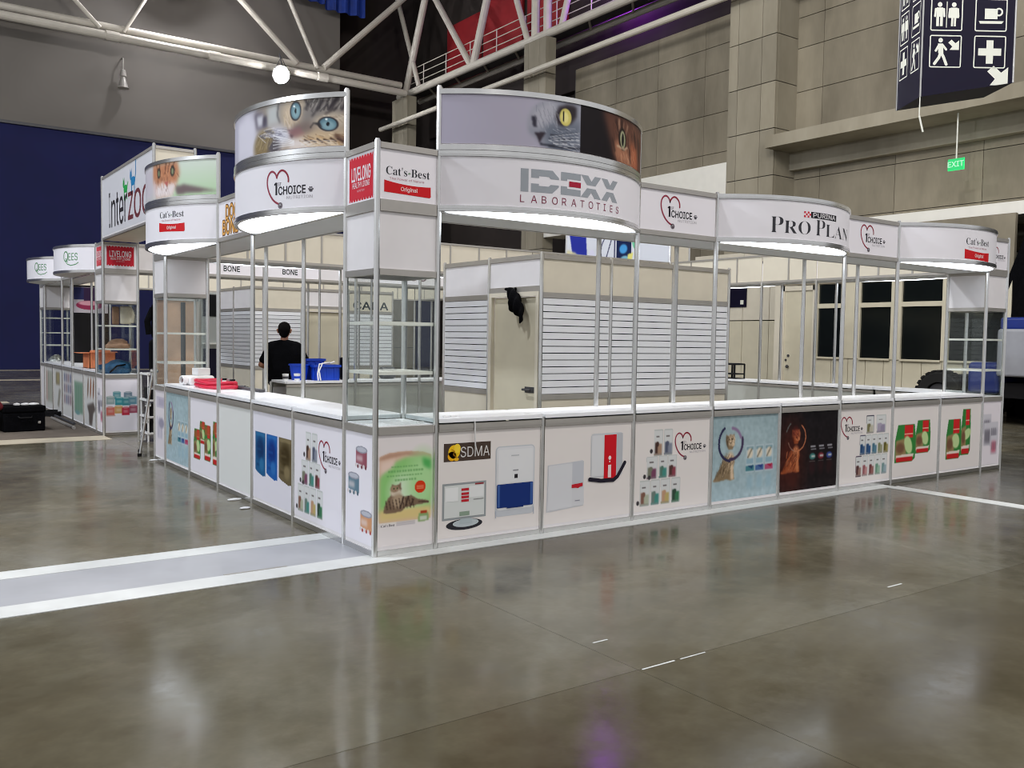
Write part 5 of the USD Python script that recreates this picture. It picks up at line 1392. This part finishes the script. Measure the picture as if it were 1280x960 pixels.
for pts in (smooth([(.30, .2), (.34, .45), (.32, .72), (.26, .86)]), smooth([(.44, .2), (.37, .5), (.40, .92)]), [(.40, .95), (.47, .35)], [(.50, .3), (.50, 1)]):
    P.st(pts, .03, (60, 60, 96))
P.rect(.52, .0, .66, 1, (22, 34, 74)); P.el(.585, .62, .11, .09, (70, 150, 210), soft=.4); P.el(.60, .85, .12, .06, (120, 170, 190), soft=.5)
P.el(.705, .35, .13, .26, (110, 190, 150), soft=.1); P.el(.80, .25, .12, .2, (206, 186, 160), soft=.1); P.po([(.63, .75), (.68, .72), (.66, 1), (.62, 1)], (220, 214, 120), soft=.01)
portal(9, 'white entrance banner with blue square and green disc seen over the storeroom wall', P)

# ------------------------------------------------------------------ the far stand
FW, FS = Face(0, 15, -90, 'left'), Face(0, 9, 0, 'front')
tower(0, 9, 'SW', 'far glass showcase tower with wide red badge under the entrance banner', {'S': flat_band(G5, 80, f_badge_wide), 'W': flat_band(G5, 81, f_badge_wide)}, {'S': pr_boxes(), 'W': pr_small_bags()})
tower(0, 14.5, 'WN', 'furthest glass showcase tower at the left end before the navy wall', {}, {}, shelves=(1.3, 1.55, 1.85))
tower(8.5, 9, 'SE', 'glass showcase tower of the far stand on its far right', {}, {})
for k, lab in enumerate(('far counter printed with faded grey-green strips at the navy wall end', 'far counter printed with a small tan picture and a slanted strip', 'far counter printed with rows of mauve packets', 'far counter printed with a solid green block', 'far counter printed with brown strips above a brown animal')):
    counter(FW, .5 + k, 1.5 + k, lab, pr_far([4, 3, 2, 1, 0][k]), right_post=(k in (0, 3)), back=False)
worktop(FW, .5, 5.5, 'white worktop along the far stand carrying the orange carton', (1.5, 2.5, 3.5, 4.5))
curved_sign(FW, .5, 2.5, 'curved white fascia with green lettering furthest to the left', pr_logo_band(82, d_green), lit=False)
flat_sign(FW, 2.5, 3.5, 'straight white fascia between the two green-lettered curved fascias')
curved_sign(FW, 3.5, 5.5, 'curved white fascia with green lettering beside the red badge', pr_logo_band(83, d_green), lit=False)
for k, (a, b, g, lab) in enumerate(((.5, 1.5, None, 'blank straight fascia of the far stand beside the red badge tower'), (1.5, 2.5, f_bone_black, 'straight fascia with black lettering seen between the left posts'),
                                    (2.5, 3.5, f_bone_black, 'straight fascia with black lettering above the man in black'), (3.5, 4.5, None, 'blank straight fascia of the far stand beside the black lettering'),
                                    (4.5, 5.5, f_inter, 'straight fascia with thin grey lettering seen through the corner showcase'), (5.5, 8.5, None, 'long blank fascia of the far stand behind the storeroom'))):
    flat_sign(FS, a, b, lab, flat_band(b - a - .044, 84 + k, g) if g else None, posts=(1,) if k < 5 else ())
FN, FE = Face(9, 15, 180, 'rear'), Face(9, 9, 90, 'right')
for k, (a, b, lab) in enumerate(((.5, 3.5, 'long cream fascia along the back of the far stand, right part'), (3.5, 6.5, 'long cream fascia along the back of the far stand, middle part'), (6.5, 8.5, 'cream fascia along the back of the far stand beside the furthest tower'))):
    flat_sign(FN, a, b, lab, None, posts=(1,) if k < 2 else ())
flat_sign(FE, .5, 5.5, 'long fascia at the far right end of the far stand', None, posts=(1,))

# ================================================================== things on and around the stand
# projector and clutter on the left worktop
WT = ZC + 0.042
pj_ = thing('projector', 'white projector with a dark round lens on the left worktop beside the red hose', 'projector', (0.26, 5.12, WT), 15)
part(pj_, 'body', rbox(-.16, .16, -.13, .13, .0, .11, .03), 'white_plastic')
lz = lathe([(0, -.05), (.048, -.05), (.055, .0), (.055, .07), (.042, .075), (.036, .03), (0, .02)], 24); lz.apply_transform(trimesh.transformations.rotation_matrix(-math.pi / 2, (0, 1, 0))); lz.apply_translation((-.15, -.03, .06))
part(pj_, 'lens_ring', lz, 'white_plastic')
le = tube((-.185, -.03, .06), (-.19, -.03, .06), .038, 20); part(pj_, 'lens', le, 'maroon_cloth')
bxs = thing('carton', 'small white carton standing on the projector', 'box', (0.30, 5.16, WT + .111), 15)
part(bxs, 'body', rbox(-.06, .1, -.07, .07, 0, .085, .008), 'white_plastic')
ho = thing('hose', 'red coiled hose lying on the left worktop', 'hose', (0.28, 4.45, WT))
cl = []
for j, (rx, ry, z) in enumerate(((.19, .46, .022), (.17, .42, .058), (.18, .44, .094 - .03))):
    cl.append(path_tube([(rx * math.cos(t), ry * math.sin(t) + .02 * j, z + .006 * math.sin(3 * t)) for t in np.linspace(0, 2 * math.pi, 25)], .021, 8))
part(ho, 'coil', cl, 'red_hose')
part(ho, 'coupling', [tube((.12, -.40, .02), (.15, -.5, .02), .026), tube((.15, -.5, .02), (.16, -.56, .02), .018)], 'dark_grey')
for i, (dx, dy, c, lb) in enumerate(((.36, 4.75, 'dark_grey', 'small dark can beside the red hose nearest the projector'), (.36, 4.60, 'white_plastic', 'small white jar beside the red hose'), (.37, 4.48, 'dark_grey', 'small dark jar behind the red hose'), (.37, 4.36, 'white_plastic', 'small white pot behind the middle of the red hose'))):
    j = thing('jar', lb, 'jar', (dx + .06, dy, WT))
    part(j, 'body', lathe([(0, 0), (.03, 0), (.034, .01), (.034, .06), (.026, .075), (0, .075)], 16), c)
    part(j, 'lid', lathe([(0, .075), (.029, .075), (.029, .095), (0, .097)], 16), 'black_plastic' if c == 'white_plastic' else 'aluminium')
fb = solo('flat_bar', rbox(-.03, .03, -.3, .3, 0, .03, .008).apply_translation((0.43, 3.72, WT + .002)), 'dark_grey', 'grey metal bar lying on the left worktop past the red hose', 'bar')

# crates, speaker and cups on the rear worktop
def crate(x, y, rot, w, d, h, label, spill=False):
    t = thing('crate', label, 'crate', (x, y, WT), rot)
    wt = .012
    tap = .02
    walls = [box(-w / 2, w / 2, -d / 2, -d / 2 + wt, 0, h), box(-w / 2, w / 2, d / 2 - wt, d / 2, 0, h), box(-w / 2, -w / 2 + wt, -d / 2, d / 2, 0, h), box(w / 2 - wt, w / 2, -d / 2, d / 2, 0, h), box(-w / 2, w / 2, -d / 2, d / 2, 0, wt)]
    part(t, 'body', walls, 'blue_plastic')
    part(t, 'rim', [box(-w / 2 - .018, w / 2 + .018, -d / 2 - .018, -d / 2 + .01, h - .03, h), box(-w / 2 - .018, w / 2 + .018, d / 2 - .01, d / 2 + .018, h - .03, h), box(-w / 2 - .018, -w / 2 + .01, -d / 2, d / 2, h - .03, h), box(w / 2 - .01, w / 2 + .018, -d / 2, d / 2, h - .03, h)], 'blue_plastic')
    for sx in (-.3, 0, .3):
        part(t, 'rib', box(sx * w - .008, sx * w + .008, -d / 2 - .010, -d / 2 + .002, .01, h - .03), 'blue_plastic')
    return t
c1 = crate(2.14, 5.70, -10, .34, .28, .21, 'blue plastic crate with a white cable over its rim, right of the man')
bk = thing('bucket', 'blue bucket on the rear worktop by the arm of the man', 'bucket', (1.84, 5.86, WT))
part(bk, 'body', lathe([(0, 0), (.10, 0), (.13, .21), (.138, .215), (.126, .205), (.096, .012), (0, .012)], 24), 'blue_plastic')
part(bk, 'rim', lathe([(.128, .195), (.142, .197), (.142, .213), (.128, .215), (.128, .195)], 24), 'blue_plastic')
bk2 = crate(2.10, 5.96, -4, .24, .14, .285, 'taller narrow blue crate behind the crate with the white cable')
cb = thing('cable', 'white cable hanging over the front of the blue crate', 'cable', (0, 0, 0))
part(cb, 'cord', [path_tube([(1.96, 5.50, WT + .008), (1.97, 5.54, WT + .10), (2.0, 5.56, WT + .22), (2.1, 5.60, WT + .235), (2.2, 5.66, WT + .23), (2.28, 5.7, WT + .25)], .009), path_tube([(1.99, 5.49, WT + .008), (1.99, 5.54, WT + .13), (2.05, 5.57, WT + .23), (2.18, 5.62, WT + .24)], .009)], 'white_plastic')
sk = thing('speaker', 'tall black speaker standing on the rear worktop beside the corner showcase', 'speaker', (2.45, 5.74, WT))
part(sk, 'cabinet', rbox(-.05, .05, -.06, .06, 0, .31, .02), 'black_plastic')
part(sk, 'grille', box(-.04, .04, -.064, -.06, .03, .28), 'dark_grey')
for i, (x, c, lb) in enumerate(((1.56, 'white_plastic', 'striped cup on the rear worktop before the man'), (1.72, 'white_plastic', 'white paper cup beside the blue crate'))):
    j = thing('cup', lb, 'cup', (x, 5.64, WT))
    part(j, 'body', lathe([(0, 0), (.034, 0), (.043, .095), (.040, .095), (.031, .006), (0, .006)], 18), c)
    part(j, 'band', lathe([(.0372, .03), (.0395, .03), (.0425, .062), (.0402, .062)], 18), 'dark_grey' if i == 0 else 'blue_plastic')
ba = thing('roll', 'small dark roll on the rear worktop behind the corner showcase', 'roll', (3.15, 5.8, WT))
rl = lathe([(.02, -.1), (.08, -.1), (.085, -.08), (.085, .08), (.08, .1), (.02, .1), (.02, -.1)], 20); rl.apply_transform(trimesh.transformations.rotation_matrix(math.pi / 2, (0, 1, 0))); rl.apply_translation((0, 0, .086))
part(ba, 'winding', rl, 'dark_grey')
wt_ = thing('tray_stand', 'black two-slot wire tray on the far worktop beside the storeroom edge', 'tray', (8.72, 4.28, WT))
part(wt_, 'frame', [tube((x, y, 0), (x, y, .24), .014, 8) for x in (-.12, .12) for y in (-.2, .02, .06, .2)] + [tube((x, -.2, z), (x, .2, z), .014, 8) for x in (-.12, .12) for z in (.24,)] + [tube((-.12, y, .24), (.12, y, .24), .014, 8) for y in (-.2, .2)], 'black_plastic')
part(wt_, 'shelf', [box(-.12, .12, -.2, .2, .07, .09), box(-.13, .13, -.21, .21, .0, .012)], 'black_plastic')
sc = thing('wall_screen', 'small dark blue notice fixed to the panelled wall under the lit fascia', 'notice', (18.86, 12.95, 2.98))
part(sc, 'board', box(0, .03, -.5, .5, -.33, .33), 'sign_navy')
part(sc, 'spot', [box(-.006, 0, .24, .38, .05, .2), box(-.006, 0, -.4, -.28, -.25, -.12)], 'sign_white')
tg = solo('tag_cord', path_tube([(.83, -.024, ZC + .02), (.832, -.028, ZC - .10), (.838, -.024, ZC - .17), (.846, -.022, ZC - .20)], .006, 6), 'white_plastic', 'white cord hanging from the worktop over the yellow bulb print', 'cord')
for i, (x, y) in enumerate(((.40, .05), (.62, .03), (.70, .06))):
    solo('scrap', rbox(-.03, .03, -.012, .012, 0, .012, .004).apply_translation((x + .02, y + .05, WT + (0.0 if x > .5 else -.035))), 'white_plastic', ['crumpled scrap inside the corner showcase', 'small scrap on the long worktop beside the corner showcase', 'second small scrap on the long worktop before the storeroom'][i], 'scrap')

# coat on the storeroom door
ct = thing('coat', 'black coat hanging from the top of the cream storeroom door', 'coat', (2.99, 2.5, 0))
def coat_mesh():
    sp = lambda y, z, r: Manifold.sphere(r, 20).scale((.62, 1, 1)).translate((-.055, y - 2.5, z))
    chain = [(2.57, 2.135, .018), (2.48, 2.12, .035), (2.44, 2.06, .075), (2.40, 1.99, .095), (2.335, 1.91, .075), (2.285, 1.86, .048), (2.265, 1.79, .026), (2.275, 1.765, .016)]
    m = None
    for p, q in zip(chain[:-1], chain[1:]):
        h = Manifold.batch_hull([sp(*p), sp(*q)])
        m = h if m is None else m + h
    m = m + Manifold.batch_hull([sp(2.44, 1.94, .06), sp(2.375, 1.885, .03)]) + Manifold.batch_hull([sp(2.46, 2.08, .05), sp(2.45, 2.0, .055)])
    tm = man(m.refine_to_length(.02)); tm.merge_vertices()
    v = np.array(tm.vertices); v[:, 0] += .018 * np.sin(v[:, 1] * 60 + v[:, 2] * 14); tm.vertices = v
    trimesh.smoothing.filter_taubin(tm, iterations=5)
    return tm
part(ct, 'cloth', coat_mesh(), 'black_cloth', smooth=True)
part(ct, 'collar', path_tube([(-.03, .07, 2.135), (.035, .03, 2.06), (-.02, -.06, 2.145)], .014), 'black_cloth')

# stepladder in the gap, rack with dark boxes and bag behind it
ld = thing('stepladder', 'aluminium stepladder standing edge-on between the two stands', 'ladder', (0.10, 6.52, 0), -14)
for s in (-1, 1):
    part(ld, 'rail', [tube((-.16, s * .22, .0), (0, s * .15, 1.08), .016, 8)], 'aluminium')
    part(ld, 'rear_leg', [tube((.12, s * .20, .0), (0.03, s * .15, 1.06), .013, 8)], 'aluminium')
for k in range(4):
    f = .2 + .2 * k
    part(ld, 'step', box(-.16 + .16 * f - .03, -.16 + .16 * f + .045, -.21 + .05 * f, .21 - .05 * f, 1.08 * f - .012, 1.08 * f + .012), 'aluminium')
part(ld, 'top_cap', rbox(-.03, .07, -.18, .18, 1.07, 1.11, .012), 'aluminium')
part(ld, 'foot', [rbox(x - .025, x + .025, s * w - .025, s * w + .025, 0, .04, .008) for s in (-1, 1) for x, w in ((-.16, .22), (.12, .20))], 'black_plastic')
rk = thing('storage_rack', 'white wire rack full of dark boxes between the two stands', 'rack', (0.62, 8.1, 0))
for x in (-.24, .24):
    for y in (-.2, .2):
        part(rk, 'upright', tube((x, y, 0), (x, y, 1.0), .014, 8), 'white_plastic')
for z in (.12, .36, .60, .98):
    part(rk, 'shelf', box(-.26, .26, -.22, .22, z - .012, z + .012), 'white_plastic')
for i, (z, x, w) in enumerate(((.12, -.12, .2), (.12, .12, .2), (.36, -.13, .17), (.36, .10, .22), (.60, -.13, .18), (.60, .11, .2))):
    bt = thing('file_box', 'dark file box %s of the white rack' % ['at the left of the bottom shelf', 'at the right of the bottom shelf', 'at the left of the middle shelf', 'at the right of the middle shelf', 'at the left of the third shelf', 'at the right of the third shelf'][i], 'box', (0.62 + x, 8.08, z + .013))
    part(bt, 'body', rbox(-w / 2, w / 2, -.16, .16, 0, .17, .012), 'black_plastic')
    part(bt, 'label_holder', box(-.03, .03, -.164, -.159, .06, .11), 'sign_white')
bp = thing('backpack', 'black backpack standing on top of the white rack', 'backpack', (0.62, 8.1, .993))
part(bp, 'body', rbox(-.17, .17, -.11, .11, 0, .50, .07), 'black_cloth', smooth=40)
part(bp, 'pocket', rbox(-.13, .13, -.16, -.09, .04, .26, .03), 'black_cloth', smooth=40)
part(bp, 'strap', path_tube([(-.1, .11, .42), (-.1, .2, .3), (-.1, .11, .08)], .02) , 'black_plastic')
part(bp, 'handle', path_tube([(-.05, .02, .49), (0, .02, .55), (.05, .02, .49)], .012), 'black_plastic')
jk = thing('jacket', 'dark jacket hanging over the rack between the stands', 'jacket', (0.72, 8.35, 0))
part(jk, 'cloth', rbox(-.18, .14, -.05, .05, 1.50, 2.02, .045), 'black_cloth', smooth=40)
part(jk, 'sleeve', path_tube([(-.16, 0, 1.95), (-.24, 0, 1.75), (-.22, -.02, 1.56)], .045), 'black_cloth', smooth=40)
part(jk, 'pole', tube((0, .06, 0), (0, .06, 2.05), .012), 'aluminium')

# goods around the far stand
bg = thing('bag', 'crumpled blue bag inside the far showcase tower', 'bag', (.25, 9.22, ZC + .01))
def lump(w, d, h, seed, n=3):
    m = trimesh.creation.icosphere(n, 1.0)
    v = np.array(m.vertices); v *= (1 + .35 * (meshkit.fbm(v * 1.8 + seed, 3, seed) - .5))[:, None]
    v[:, 2] = np.maximum(v[:, 2], -.55)
    v = (v - [0, 0, v[:, 2].min()]) * [w / 2, d / 2, h / 1.6]
    m.vertices = v
    return m
part(bg, 'cloth', lump(.40, .30, .22, 3), 'teal_cloth', smooth=60)
part(bg, 'strap', path_tube([(-.14, -.12, .02), (-.05, -.17, .12), (.08, -.15, .14)], .012), 'black_cloth')
gm = thing('garment', 'brown folded garment on the lower shelf of the far showcase tower', 'clothing', (.26, 9.25, 1.333))
part(gm, 'cloth', [lump(.36, .3, .10, 5), lump(.30, .26, .16, 8)], 'brown_card', smooth=60)
hg = thing('garment', 'pale garment hanging on the upper shelf of the far showcase tower', 'clothing', (.32, 9.30, 1.693))
part(hg, 'cloth', [rbox(-.02, .15, -.03, .03, .02, .30, .025), path_tube([(.13, 0, .28), (.17, -.02, .16), (.15, -.03, .04)], .03)], 'beige_fabric', smooth=40)
part(hg, 'lining', rbox(-.13, -.03, -.02, .04, .01, .29, .02), 'brown_card', smooth=40)
pb = thing('display_board', 'peach display board with a dark vertical stripe behind the stepladder end tower', 'board', (.50, 6.75, 0))
part(pb, 'panel', box(-.30, .22, -.01, .01, .06, 2.02), 'peach_board')
part(pb, 'stripe', box(.02, .08, -.016, -.010, .08, 2.0), 'dark_grey')
part(pb, 'frame', [box(-.33, -.30, -.02, .02, 0, 2.06), box(.22, .25, -.02, .02, 0, 2.06), box(-.33, .25, -.02, .02, 2.02, 2.06), box(-.33, .25, -.02, .02, 0, .06)], 'aluminium')
du = thing('display_unit', 'narrow grey display unit with black top and bottom panels beside the peach board', 'cabinet', (.92, 6.75, 0))
part(du, 'body', rbox(-.13, .13, -.02, .22, 0, 2.15, .01), 'inner_grey')
part(du, 'screen', box(-.11, .11, -.03, -.02, 1.82, 2.12), 'black_plastic')
part(du, 'lower_panel', box(-.11, .11, -.03, -.02, .70, 1.38), 'sign_navy')
part(du, 'shelf', box(-.12, .12, -.10, -.02, 1.44, 1.46), 'shelf_white')
oc = thing('carton', 'open orange carton on the far worktop', 'box', (.26, 10.65, WT))
part(oc, 'body', [box(-.2, .2, -.28, -.27, 0, .26), box(-.2, .2, .27, .28, 0, .26), box(-.2, -.19, -.28, .28, 0, .26), box(.19, .2, -.28, .28, 0, .26), box(-.2, .2, -.28, .28, 0, .01)], 'orange_card')
part(oc, 'flap', [box(-.34, -.2, -.27, .27, .25, .26), box(-.2, .2, -.42, -.28, .25, .26).apply_translation((0, 0, .02))], 'orange_card')
part(oc, 'packet', [rbox(-.15, .0, -.2, -.02, .05, .30, .02), rbox(.02, .16, -.1, .18, .05, .33, .02)], 'orange_card')
db = thing('dark_cloth', 'dark green cloth lying at the end of the far worktop', 'cloth', (.2, 9.78, WT))
part(db, 'fold', lump(.3, .34, .10, 12), 'teal_cloth', smooth=60)
bw = thing('bowl', 'shiny upturned bowl in the furthest showcase tower', 'bowl', (.25, 14.75, ZC + .009))
part(bw, 'shell', lathe([(.16, 0), (.15, .06), (.11, .12), (.05, .15), (0, .155), (0, .145), (.05, .14), (.1, .11), (.14, .055), (.15, 0)], 24), 'aluminium')
part(bw, 'foot', lathe([(.05, .145), (.05, .165), (.04, .165), (.04, .145)], 20), 'aluminium')
bn = thing('backdrop_board', 'dark display board with a pink oval emblem inside the far stand', 'board', (0.95, 13.4, 0), 90)
part(bn, 'panel', box(-.02, .02, -.02, .62, .02, 2.48), 'black_plastic')
part(bn, 'post', post(0, -.05, 0, 2.5), 'aluminium')
part(bn, 'post', post(0, .65, 0, 2.5), 'aluminium')
P = Print(.62, .50, .01, bg=(176, 170, 178), seed=90)
P.rect(0, 0, .5, .5, (40, 44, 90)); P.rect(.3, .0, 1, .55, (50, 30, 66)); P.el(.46, .70, .24, .09, (140, 44, 78), soft=.05); P.el(.45, .62, .19, .045, (206, 150, 166), soft=.3)
P.build(bn, lambda a, b, o: np.c_[np.full(len(a), -.02 - o), .61 - a, 2.45 - b])

for i, (x, y, w, lb) in enumerate(((-.06, 5.86, .05, 'small white scrap on the floor at the foot of the stepladder end tower'), (-.10, 2.72, .07, 'white paper scrap on the floor under the blank counter'), (-.16, 2.25, .05, 'crumpled scrap on the floor below the blue bag print'))):
    solo('scrap', lump(w * 2, w, .018, 30 + i).apply_translation((x, y, .001)), 'white_plastic', lb, 'scrap', smooth=60)
# case and cloth on the floor at the far left
cs = thing('equipment_case', 'black equipment case on the floor at the far left', 'case', (-.93, 10.15, .006), 4)
part(cs, 'body', rbox(-.30, .29, -.05, .42, 0, .30, .025), 'black_cloth')
part(cs, 'lid', rbox(-.31, .30, -.06, .43, .30, .40, .025), 'black_cloth')
part(cs, 'latch', [rbox(.18, .22, -.07, -.05, .12, .16, .006)], 'aluminium')
part(cs, 'handle', path_tube([(-.1, -.06, .24), (-.08, -.09, .22), (.08, -.09, .22), (.1, -.06, .24)], .012), 'black_plastic')
for i in range(3):
    solo('wrapper', lump(.10 + .03 * i, .07, .04, 20 + i).apply_translation((-1.02 + .12 * i, 10.28, .408)), 'white_plastic', ['small white wrapper on the black case lid, leftmost', 'white wrapper in the middle of the black case lid', 'larger white wrapper on the black case lid'][i], 'wrapper', smooth=60)
mc = thing('maroon_cloth', 'maroon jacket draped over a stool at the far left edge', 'jacket', (-1.50, 10.1, .006))
part(mc, 'cloth', [man(Manifold.batch_hull([Manifold.sphere(.08, 16).translate(p) for p in ((-.12, -.05, .70), (.06, .02, .66), (-.2, .25, .72), (.08, .28, .62))] )), man(Manifold.batch_hull([Manifold.sphere(.06, 16).translate(p) for p in ((.06, 0, .66), (.10, .25, .62), (.22, .02, .40), (.22, .25, .40))]))], 'maroon_cloth', smooth=40)
part(mc, 'cushion', rbox(-.22, .10, -.08, .3, .16, .34, .05), 'beige_cloth')
part(mc, 'leg', [tube((x, y, 0), (x, y, .62), .016, 8) for x in (-.2, .06) for y in (-.04, .26)], 'dark_grey')
for i, (p0, p1, r, lb) in enumerate((((-.24, 12.2, .03), (-.22, 10.2, .03), .022, 'long thin pole on the floor along the far counters'), ((-.12, 12.6, .03), (-.10, 10.9, .03), .02, 'shorter pole on the floor against the far counters'))):
    q = solo('pole', [tube(p0, p1, r, 10)] + [tube(p1, (p1[0], p1[1] - .05, p1[2]), r * 1.3, 10)], 'rail_grey' if i == 0 else 'dark_grey', lb, 'pole')
solo('cable_heap', [path_tube([(-.1 + .16 * math.cos(t) * (1 - .05 * k), 12.9 + .25 * math.sin(t), .022 + .03 * k) for t in np.linspace(0, 6.28, 19)], .018, 6) for k in range(3)], 'black_plastic', 'heap of dark cable on the floor beside the far counters', 'cable')

# ================================================================== the man in black at the rear worktop
def hull(*s):
    return Manifold.batch_hull([Manifold.sphere(r, 20).translate(tuple(map(float, p))) for p, r in s])
def limb(pts):
    ms = [hull(a, b) for a, b in zip(pts[:-1], pts[1:])]
    m = ms[0]
    for q in ms[1:]:
        m = m + q
    return m
def finish(m, length=.014, it=10):
    t = man(m.refine_to_length(length)); t.merge_vertices()
    trimesh.smoothing.filter_taubin(t, iterations=it)
    return t
man_ = thing('person', 'man in a black t-shirt seen from behind, forearms bent forward, beside the blue crates', 'person', (2.0, 6.80, 0), 150)
# local frame: he faces -y, z up; turned away from the near stand
def body():
    t = hull(((-.10, 0, .96), .12), ((.10, 0, .96), .12), ((-.09, 0, 1.10), .115), ((.09, 0, 1.10), .115))
    t = t + hull(((-.09, 0, 1.10), .115), ((.09, 0, 1.10), .115), ((-.12, .0, 1.30), .118), ((.12, .0, 1.30), .118))
    t = t + hull(((-.12, 0, 1.30), .118), ((.12, 0, 1.30), .118), ((-.16, .01, 1.42), .062), ((.16, .01, 1.42), .062), ((0, .01, 1.46), .06))
    t = t + limb([((0, .012, 1.42), .062), ((0, -.005, 1.54), .054)])
    return t
SHL, ELL, WRL = (.185, .005, 1.405), (.325, .02, 1.15), (.20, -.22, 1.06)
SHR, ELR, WRR = (-.185, .005, 1.405), (-.325, -.03, 1.15), (-.36, -.25, 1.03)
head = hull(((0, -.005, 1.655), .088), ((0, .02, 1.655), .086), ((0, -.035, 1.60), .066), ((0, -.05, 1.565), .045))
head = head + hull(((0, -.085, 1.635), .010), ((0, -.108, 1.607), .013)) + hull(((-.012, -.092, 1.60), .010), ((.012, -.092, 1.60), .010))
head = head + hull(((-.02, -.088, 1.575), .008), ((.02, -.088, 1.575), .008)) + hull(((0, -.09, 1.55), .014), ((0, -.07, 1.55), .02))
for s in (-1, 1):
    head = head + hull(((s * .090, .01, 1.645), .014), ((s * .094, .022, 1.655), .016), ((s * .088, .012, 1.615), .010))
a = math.radians(16)
head = head.translate((0, 0, 0)).rotate((0, 0, 0))
def hand(w, d, s):
    """Palm and five fingers: w wrist, d forward direction, s side of the thumb."""
    w, d = np.array(w), np.array(d) / np.linalg.norm(d)
    side = np.cross(d, [0, 0, 1]); side /= np.linalg.norm(side); up = np.cross(side, d)
    m = hull((w, .026), (w + d * .085 + side * .026, .016), (w + d * .085 - side * .028, .016), (w + d * .03 + side * .02, .018))
    for k, (o, L) in enumerate(((.030, .068), (.011, .078), (-.009, .073), (-.029, .058))):
        b = w + d * .085 + side * o * s
        p1 = b + d * L * .45 - up * .008; p2 = p1 + d * L * .3 - up * .024; p3 = p2 + d * L * .14 - up * .026
        m = m + limb([(b, .0095), (p1, .009), (p2, .0085), (p3, .0075)])
    b = w + d * .03 + side * .028 * s
    p1 = b + d * .03 + side * .026 * s - up * .01; p2 = p1 + d * .032 + side * .004 * s - up * .016
    return m + limb([(b, .013), (p1, .0105), (p2, .009)])
arms = limb([(SHL, .055), (ELL, .042), (WRL, .028)]) + limb([(SHR, .055), (ELR, .042), (WRR, .028)])
legs = limb([((.095, 0, .93), .092), ((.10, -.01, .50), .060), ((.10, .02, .09), .042)]) + limb([((-.095, 0, .93), .092), ((-.10, -.01, .50), .060), ((-.10, .02, .09), .042)])
skin = body() + head + arms + legs + hand(WRL, (-.15, -.6, -.22), -1) + hand(WRR, (.12, -.6, -.25), 1)
part(man_, 'body', finish(skin, .016, 8), 'skin', smooth=True)
sh = hull(((-.115, 0, .93), .128), ((.115, 0, .93), .128), ((-.10, 0, 1.10), .128), ((.10, 0, 1.10), .128))
sh = sh + hull(((-.10, 0, 1.10), .128), ((.10, 0, 1.10), .128), ((-.13, .0, 1.30), .130), ((.13, .0, 1.30), .130))
sh = sh + hull(((-.13, 0, 1.30), .130), ((.13, 0, 1.30), .130), ((-.17, .01, 1.415), .074), ((.17, .01, 1.415), .074), ((0, .012, 1.452), .072))
for S, E_ in ((SHL, ELL), (SHR, ELR)):
    e = np.array(S) + (np.array(E_) - np.array(S)) * .74
    sh = sh + limb([(S, .074), (tuple(e), .066)])
part(man_, 't_shirt', finish(sh, .018, 8), 'black_cloth', smooth=True)
tr = limb([((.095, 0, .92), .112), ((.10, -.01, .50), .080), ((.10, .02, .10), .066)]) + limb([((-.095, 0, .92), .112), ((-.10, -.01, .50), .080), ((-.10, .02, .10), .066)]) + hull(((-.09, 0, .95), .118), ((.09, 0, .95), .118))
part(man_, 'trousers', finish(tr, .02, 8), 'trouser_dark', smooth=True)
hr = hull(((0, .012, 1.685), .090), ((0, .034, 1.66), .088), ((0, .040, 1.61), .070)) - Manifold.cube((.4, .2, .4), True).translate((0, -.135, 1.62)) - Manifold.cube((.03, .06, .08), True).translate((.1, 0, 1.63)) - Manifold.cube((.03, .06, .08), True).translate((-.1, 0, 1.63))
part(man_, 'hair', finish(hr, .014, 6), 'hair_black', smooth=True)
for s in (-1, 1):
    e = part(man_, 'eye', trimesh.creation.icosphere(2, .011).apply_translation((s * .032, -.082, 1.645)), 'sign_white')
    part(e, 'iris', trimesh.creation.icosphere(1, .006).apply_translation((s * .032, -.0895, 1.645)), 'hair_black')
    part(man_, 'shoe', finish(hull(((s * .10, .05, .045), .044), ((s * .11, -.10, .04), .040), ((s * .10, .02, .08), .046)), .02, 5), 'black_plastic', smooth=True)
